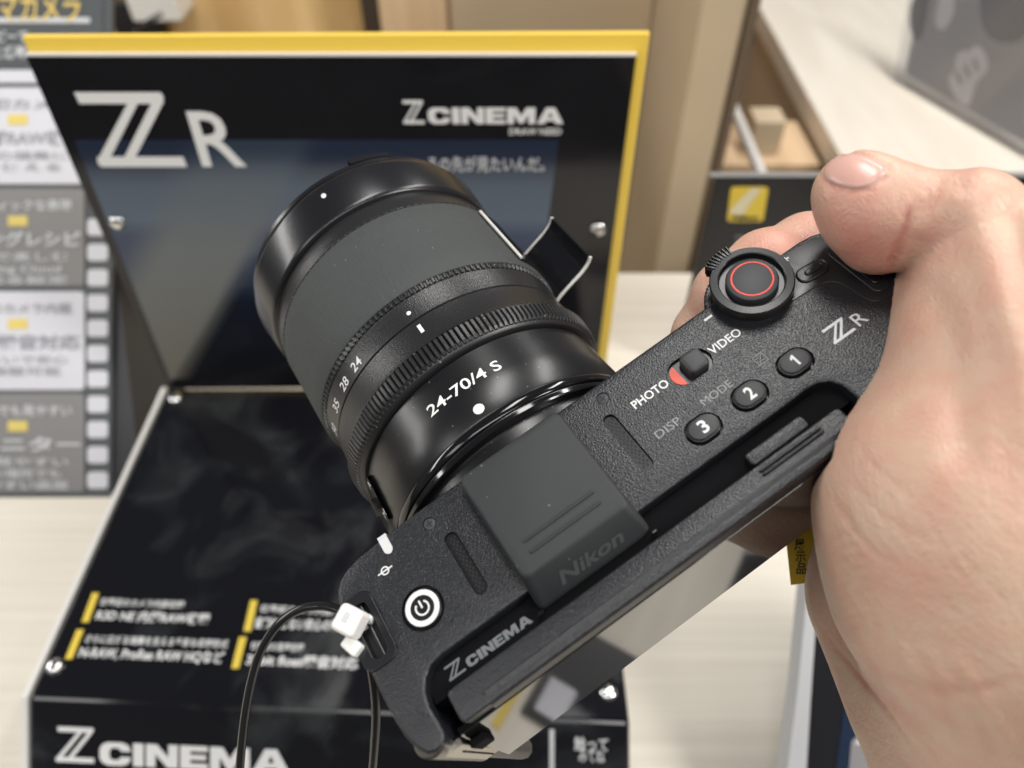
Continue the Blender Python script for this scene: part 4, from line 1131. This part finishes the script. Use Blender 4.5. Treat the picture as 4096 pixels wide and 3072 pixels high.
VX = .85
lo = np.array([18., -56., 92.]); hi = np.array([178., 150., 252.])
gx, gy, gz = [np.arange(lo[i], hi[i], VX, dtype=np.float32) for i in range(3)]
X, Y, Z = np.meshgrid(gx, gy, gz, indexing='ij')


def cone(a, ra, b, rb_):
    a = np.asarray(a, np.float32); b = np.asarray(b, np.float32); d = b - a; L2 = float(d.dot(d))
    t_ = np.clip(((X - a[0]) * d[0] + (Y - a[1]) * d[1] + (Z - a[2]) * d[2]) / L2, 0, 1)
    return np.sqrt((X - a[0] - t_ * d[0]) ** 2 + (Y - a[1] - t_ * d[1]) ** 2 + (Z - a[2] - t_ * d[2]) ** 2) - (ra + t_ * (rb_ - ra))


def smin(a, b, k):
    h = np.clip(.5 + .5 * (b - a) / k, 0, 1)
    return b + (a - b) * h - k * h * (1 - h)


def chain(pts, k=3.0):
    f = None
    for (a, ra), (b, rb_) in zip(pts[:-1], pts[1:]):
        c = cone(a, ra, b, rb_); f = c if f is None else smin(f, c, k)
    return f


# thumb
thumb = chain([Hp(1850, 419, 160, 92), Hp(1902, 448, 158, 93), Hp(1985, 472, 155, 90), Hp(2092, 478, 150, 113)], 4)
thumb = smin(thumb, chain([Hp(1872, 475, 160, 88), Hp(1898, 506, 161, 87)], 3), 4)
heel = chain([Hp(2100, 480, 150, 110), Hp(2262, 770, 149, 300), Hp(2275, 870, 149, 322), Hp(2112, 1100, 149, 312), Hp(2160, 1240, 151, 335), Hp(2290, 1470, 156, 335)], 8)
hypo = chain([Hp(1972, 1130, 186, 168), Hp(1965, 1290, 185, 190), Hp(2066, 1480, 178, 212), Hp(2210, 1660, 170, 272)], 10)
fore = chain([Hp(2200, 1500, 160, 270), Hp(2330, 1900, 172, 370), Hp(2460, 2300, 190, 420)], 10)
back = chain([Hp(2250, 760, 152, 190), (Bc(106, -8, -16), 12.)], 8)
for q in ((107, -8, -34), (106, -9, -52), (104, -10, -68)):
    back = smin(back, chain([(Bc(*q), 11.), Hp(2260, 1300, 172, 260)], 8), 8)
palm = smin(heel, hypo, 3.5); palm = smin(palm, fore, 12); palm = smin(palm, back, 10)
hand = smin(thumb, palm, .8)
# index finger in front of the camera, other fingers curled round the grip
idx = chain([(Bc(105, -6, -13), 10.5), HY_(1835, 546, 8, 76), HY_(1745, 543, 9.0, 76), HY_(1652, 577, 9.2, 73), HY_(1572, 636, 9.0, 68), HY_(1524, 725, 8.5, 65), HY_(1510, 800, 8.0, 60)], 5)
hand = smin(hand, idx, 3.0)
for z_, L in ((-34, 0), (-51, 2), (-67, 6)):
    f = chain([(Bc(104, -9, z_ - 3), 9.), (Bc(100, 5, z_ - 3), 8.2), (Bc(84, 8.5, z_ - 2), 7.8), (Bc(68 + L, 8.2, z_), 7.4), (Bc(60 + L, 8, z_), 6.6)], 3)
    hand = smin(hand, f, 2.2)
# nothing of the hand inside the camera
Pb = [(X - BO[0]) * BM[0, i] + (Y - BO[1]) * BM[1, i] + (Z - BO[2]) * BM[2, i] for i in range(3)]
qx = np.abs(Pb[0] - 22.5) - 74.3; qy = np.abs(Pb[1] + 22.9) - 22.7; qz = np.abs(Pb[2] + 40) - 39.8
boxd = np.sqrt(np.maximum(qx, 0) ** 2 + np.maximum(qy, 0) ** 2 + np.maximum(qz, 0) ** 2) + np.minimum(np.maximum(qx, np.maximum(qy, qz)), 0)
hand = np.maximum(hand, -boxd)
del Pb, qx, qy, qz, boxd


def surface_nets(Fv, origin, h):
    s_ = Fv < 0; nx, ny, nz = Fv.shape
    cnt = np.zeros((nx - 1, ny - 1, nz - 1), np.uint8); 
    for i in (0, 1):
        for j in (0, 1):
            for k in (0, 1): cnt += s_[i:nx - 1 + i, j:ny - 1 + j, k:nz - 1 + k]
    act = (cnt > 0) & (cnt < 8); I = np.argwhere(act); ids = -np.ones(act.shape, np.int64); ids[act] = np.arange(len(I))
    acc = np.zeros((len(I), 3)); num = np.zeros(len(I))
    corners = [(i, j, k) for i in (0, 1) for j in (0, 1) for k in (0, 1)]
    for a in corners:
        for ax in range(3):
            if a[ax] == 1: continue
            b = list(a); b[ax] = 1
            fa = Fv[I[:, 0] + a[0], I[:, 1] + a[1], I[:, 2] + a[2]]; fb = Fv[I[:, 0] + b[0], I[:, 1] + b[1], I[:, 2] + b[2]]
            m_ = (fa < 0) != (fb < 0); t_ = np.where(m_, fa / np.where(m_, fa - fb, 1), 0)
            p = np.array(a, float)[None] + np.zeros((len(I), 3)); p[:, ax] += t_
            acc[m_] += p[m_]; num[m_] += 1
    V = origin + (I + acc / num[:, None]) * h
    quads = []
    for ax in range(3):
        o1, o2 = (ax + 1) % 3, (ax + 2) % 3
        sl0 = [slice(None)] * 3; sl1 = [slice(None)] * 3; sl0[ax] = slice(0, -1); sl1[ax] = slice(1, None)
        d = s_[tuple(sl0)] != s_[tuple(sl1)]; E = np.argwhere(d)
        E = E[(E[:, o1] > 0) & (E[:, o2] > 0) & (E[:, o1] < Fv.shape[o1] - 1) & (E[:, o2] < Fv.shape[o2] - 1)]
        ins_ = s_[E[:, 0], E[:, 1], E[:, 2]]
        q = []
        for d1, d2 in ((1, 1), (0, 1), (0, 0), (1, 0)):
            c = E.copy(); c[:, o1] -= d1; c[:, o2] -= d2; q.append(ids[c[:, 0], c[:, 1], c[:, 2]])
        q = np.stack(q, 1); q[~ins_] = q[~ins_][:, ::-1]; quads.append(q)
    return V, np.concatenate(quads)


V, Q = surface_nets(hand, lo, VX)
# creases and folds of the skin, drawn as lines in the picture's directions and pressed into the surface
pix = np.stack([V[:, 0] / V[:, 2] * 1566 + 1106, V[:, 1] / V[:, 2] * 1566 + 829.5], 1)
depth = np.zeros(len(V)); 


def crease(pts, width, deep, zmax=999):
    C = np.array(catmull(pts, 6)); A, Bq = C[:-1], C[1:]; best = np.full(len(V), 1e9)
    g_ = max(60, 3 * width)
    m_ = (pix[:, 0] > C[:, 0].min() - g_) & (pix[:, 0] < C[:, 0].max() + g_) & (pix[:, 1] > C[:, 1].min() - g_) & (pix[:, 1] < C[:, 1].max() + g_) & (V[:, 2] < zmax)
    P = pix[m_]; bb = np.full(len(P), 1e9); tt = np.zeros(len(P))
    for i, (a, b) in enumerate(zip(A, Bq)):
        d = b - a; t_ = np.clip(((P - a) @ d) / (d @ d), 0, 1); dd = np.linalg.norm(P - a - t_[:, None] * d, axis=1)
        nn = dd < bb; bb[nn] = dd[nn]; tt[nn] = (i + t_[nn]) / len(A)
    fade = np.clip(np.minimum(tt, 1 - tt) * 5, 0, 1)
    depth[m_] -= deep * fade * np.exp(-(bb / width) ** 2)


nrm_me = bpy.data.meshes.new('tmp'); nrm_me.from_pydata(V.tolist(), [], Q.tolist()); nrm_me.update()
# relax once so the stair steps of the grid do not show
bm = bmesh.new(); bm.from_mesh(nrm_me); bmesh.ops.recalc_face_normals(bm, faces=bm.faces)
for _ in range(2): bmesh.ops.smooth_vert(bm, verts=bm.verts, factor=.5, use_axis_x=True, use_axis_y=True, use_axis_z=True)
bm.normal_update(); V = np.array([v_.co[:] for v_ in bm.verts]); NN = np.array([v_.normal[:] for v_ in bm.verts]); bm.free(); bpy.data.meshes.remove(nrm_me)
crease([(1966, 440), (1958, 490), (1938, 545), (1912, 592)], 9, .9, 165)
for k in range(5): crease([(1985 + 13 * k, 392 - 3 * k), (1978 + 12 * k, 425), (1965 + 10 * k, 460)], 4, .28, 165)
crease([(1795, 1060), (1840, 1140), (1900, 1200), (1960, 1230)], 8, .16, 165); crease([(1830, 1020), (1880, 1090), (1960, 1150), (2040, 1180)], 8, .16, 165)
crease([(1870, 990), (1950, 1060), (2060, 1110)], 8, .14, 165)
for k in range(7): crease([(1815 + 34 * k, 1080 - 6 * k), (1850 + 36 * k, 1150 + 4 * k), (1900 + 38 * k, 1215 + 8 * k)], 4, .10, 165)
for k in range(9): crease([(1782 + 6 * k, 1180 + 22 * k), (1815 + 6 * k, 1160 + 24 * k), (1850 + 8 * k, 1150 + 25 * k)], 4, .25, 175)
crease([(1840, 1390), (1900, 1450), (2000, 1490), (2120, 1490), (2212, 1460)], 14, .35, 185)
crease([(1850, 1400), (1930, 1520), (2020, 1600)], 9, .35, 190); crease([(1860, 1440), (1900, 1500), (1980, 1590), (2040, 1660)], 7, .35, 195)
for k in range(8): crease([(1760 + 20 * k, 1330 + 26 * k), (1800 + 18 * k, 1400 + 22 * k), (1840 + 18 * k, 1440 + 24 * k)], 4, .3, 200)
nl = catmull([(1772, 357), (1782, 340), (1815, 328), (1859, 330), (1900, 348), (1921, 360), (1916, 379), (1898, 393), (1879, 407), (1850, 413), (1815, 408), (1780, 393), (1771, 374)], 4, True)
crease(nl + [nl[0]], 4.0, .5, 170)
for k in range(6): crease([(1950 + 15 * k, 400 + 4 * k), (1945 + 14 * k, 425 + 4 * k), (1936 + 13 * k, 455 + 4 * k)], 3.5, .22, 165)
tint0 = depth.copy()
crease([(2075, 400), (2120, 520), (2180, 700), (2225, 900), (2240, 1100)], 42, -1.0, 170)     # the thumb's long bone and its tendon
crease([(2000, 590), (2045, 720), (2075, 880), (2080, 1040)], 45, 1.0, 170)                   # the hollow beside it
crease([(2170, 420), (2212, 560), (2250, 760)], 30, .8, 170)
crease([(1985, 520), (2020, 455), (2080, 415)], 22, -.5, 165)
for k in range(3): crease([(1930 + 60 * k, 1380 + 10 * k), (2000 + 60 * k, 1480 + 12 * k), (2080 + 60 * k, 1640)], 16, -.45, 190)
tint0 = depth - tint0
rng = np.random.default_rng(3)
for k in range(46):                          # short fine lines over the heel of the hand and the wrist
    cx_, cy_ = rng.uniform(1790, 2200), rng.uniform(960, 1640); a_ = math.radians(rng.normal(48 if cy_ < 1350 else 35, 14)); L_ = rng.uniform(25, 75)
    crease([(cx_ - L_ * math.cos(a_), cy_ - L_ * math.sin(a_)), (cx_ + rng.normal(0, 6), cy_ + rng.normal(0, 6)), (cx_ + L_ * math.cos(a_), cy_ + L_ * math.sin(a_))], 3.2, rng.uniform(.04, .13), 190)
V = V + NN * depth[:, None]
# how flushed the skin is: finger tips, thumb pad and the heel of the palm
blush = .10 + np.clip(-(depth - tint0), 0, 1) * .8


def flush(p, r, a):
    d = np.linalg.norm(V - np.asarray(p), axis=1); return a * np.exp(-(d / r) ** 2)


for p, r, a in ((Hp(1800, 440, 152), 9, .45), (Hp(1830, 520, 155), 9, .5), (Hp(1900, 570, 155), 7, .4), (Hp(1960, 530, 146), 6, .3), (Hp(1920, 700, 138), 12, .3), (Hp(1820, 1040, 126), 10, .12), (Hp(1930, 900, 126), 12, .2), (Hp(2060, 470, 140), 9, .3),
                (HY_(1560, 610, 6, 1)[0], 12, .5), (HY_(1660, 545, 6, 1)[0], 12, .5), (HY_(1750, 510, 6, 1)[0], 12, .5)): blush += flush(p, r, a)
W = cam2w(V)
org = at(2100, 1000, 150)
me = bpy.data.meshes.new('person'); me.from_pydata(((W - org) * S).tolist(), [], Q.tolist()); me.update()
bm = bmesh.new(); bm.from_mesh(me); bmesh.ops.recalc_face_normals(bm, faces=bm.faces); bm.to_mesh(me); bm.free()
me.polygons.foreach_set('use_smooth', [True] * len(me.polygons)); me.materials.append(M['skin'])
at_ = me.attributes.new('blush', 'FLOAT', 'POINT'); at_.data.foreach_set('value', blush.astype(np.float32))
person = bpy.data.objects.new('person', me); COL.objects.link(person); person.location = Vector(org * S)
tag(person, 'bare right hand and forearm gripping the black camera from the right', 'person')
sub = person.modifiers.new('soft', 'SUBSURF'); sub.levels = 1; sub.render_levels = 1
# thumb nail: a curved plate lying in the top of the thumb
nail_edge = catmull([(1774, 356), (1784, 340), (1815, 329), (1859, 332), (1898, 349), (1917, 360), (1912, 377), (1896, 391), (1877, 404), (1850, 410), (1815, 405), (1783, 391), (1774, 374)], 4, True)
cen = np.array([1846., 374.]); vs = []; fs_ = []; R_ = 8; n = len(nail_edge)
from mathutils.bvhtree import BVHTree
bvh = BVHTree.FromPolygons([Vector(p) for p in V], Q.tolist())
for r in range(R_ + 1):
    for p in nail_edge:
        q = cen + (np.array(p) - cen) * (1 - r / R_ * .985)
        for _ in range(30):
            d = Vector(ray(*q)).normalized(); hit, nm, _i, _d = bvh.ray_cast(Vector((0, 0, 0)), d)
            if hit is not None and hit.z < 172: break
            q = q + (cen - q) * .06
        if nm.dot(d) > 0: nm = -nm
        lift = -.12 + .42 * min(1, r / 1.5)
        vs.append(np.array(hit + nm * lift))
for r in range(R_):
    for k in range(n): fs_.append((r * n + k, r * n + (k + 1) % n, (r + 1) * n + (k + 1) % n, (r + 1) * n + k))
mb = MB(); mb.add([cam2w(p) - org for p in vs], fs_)
o = obj('nail', mb, M['nail'], person, smooth=180)
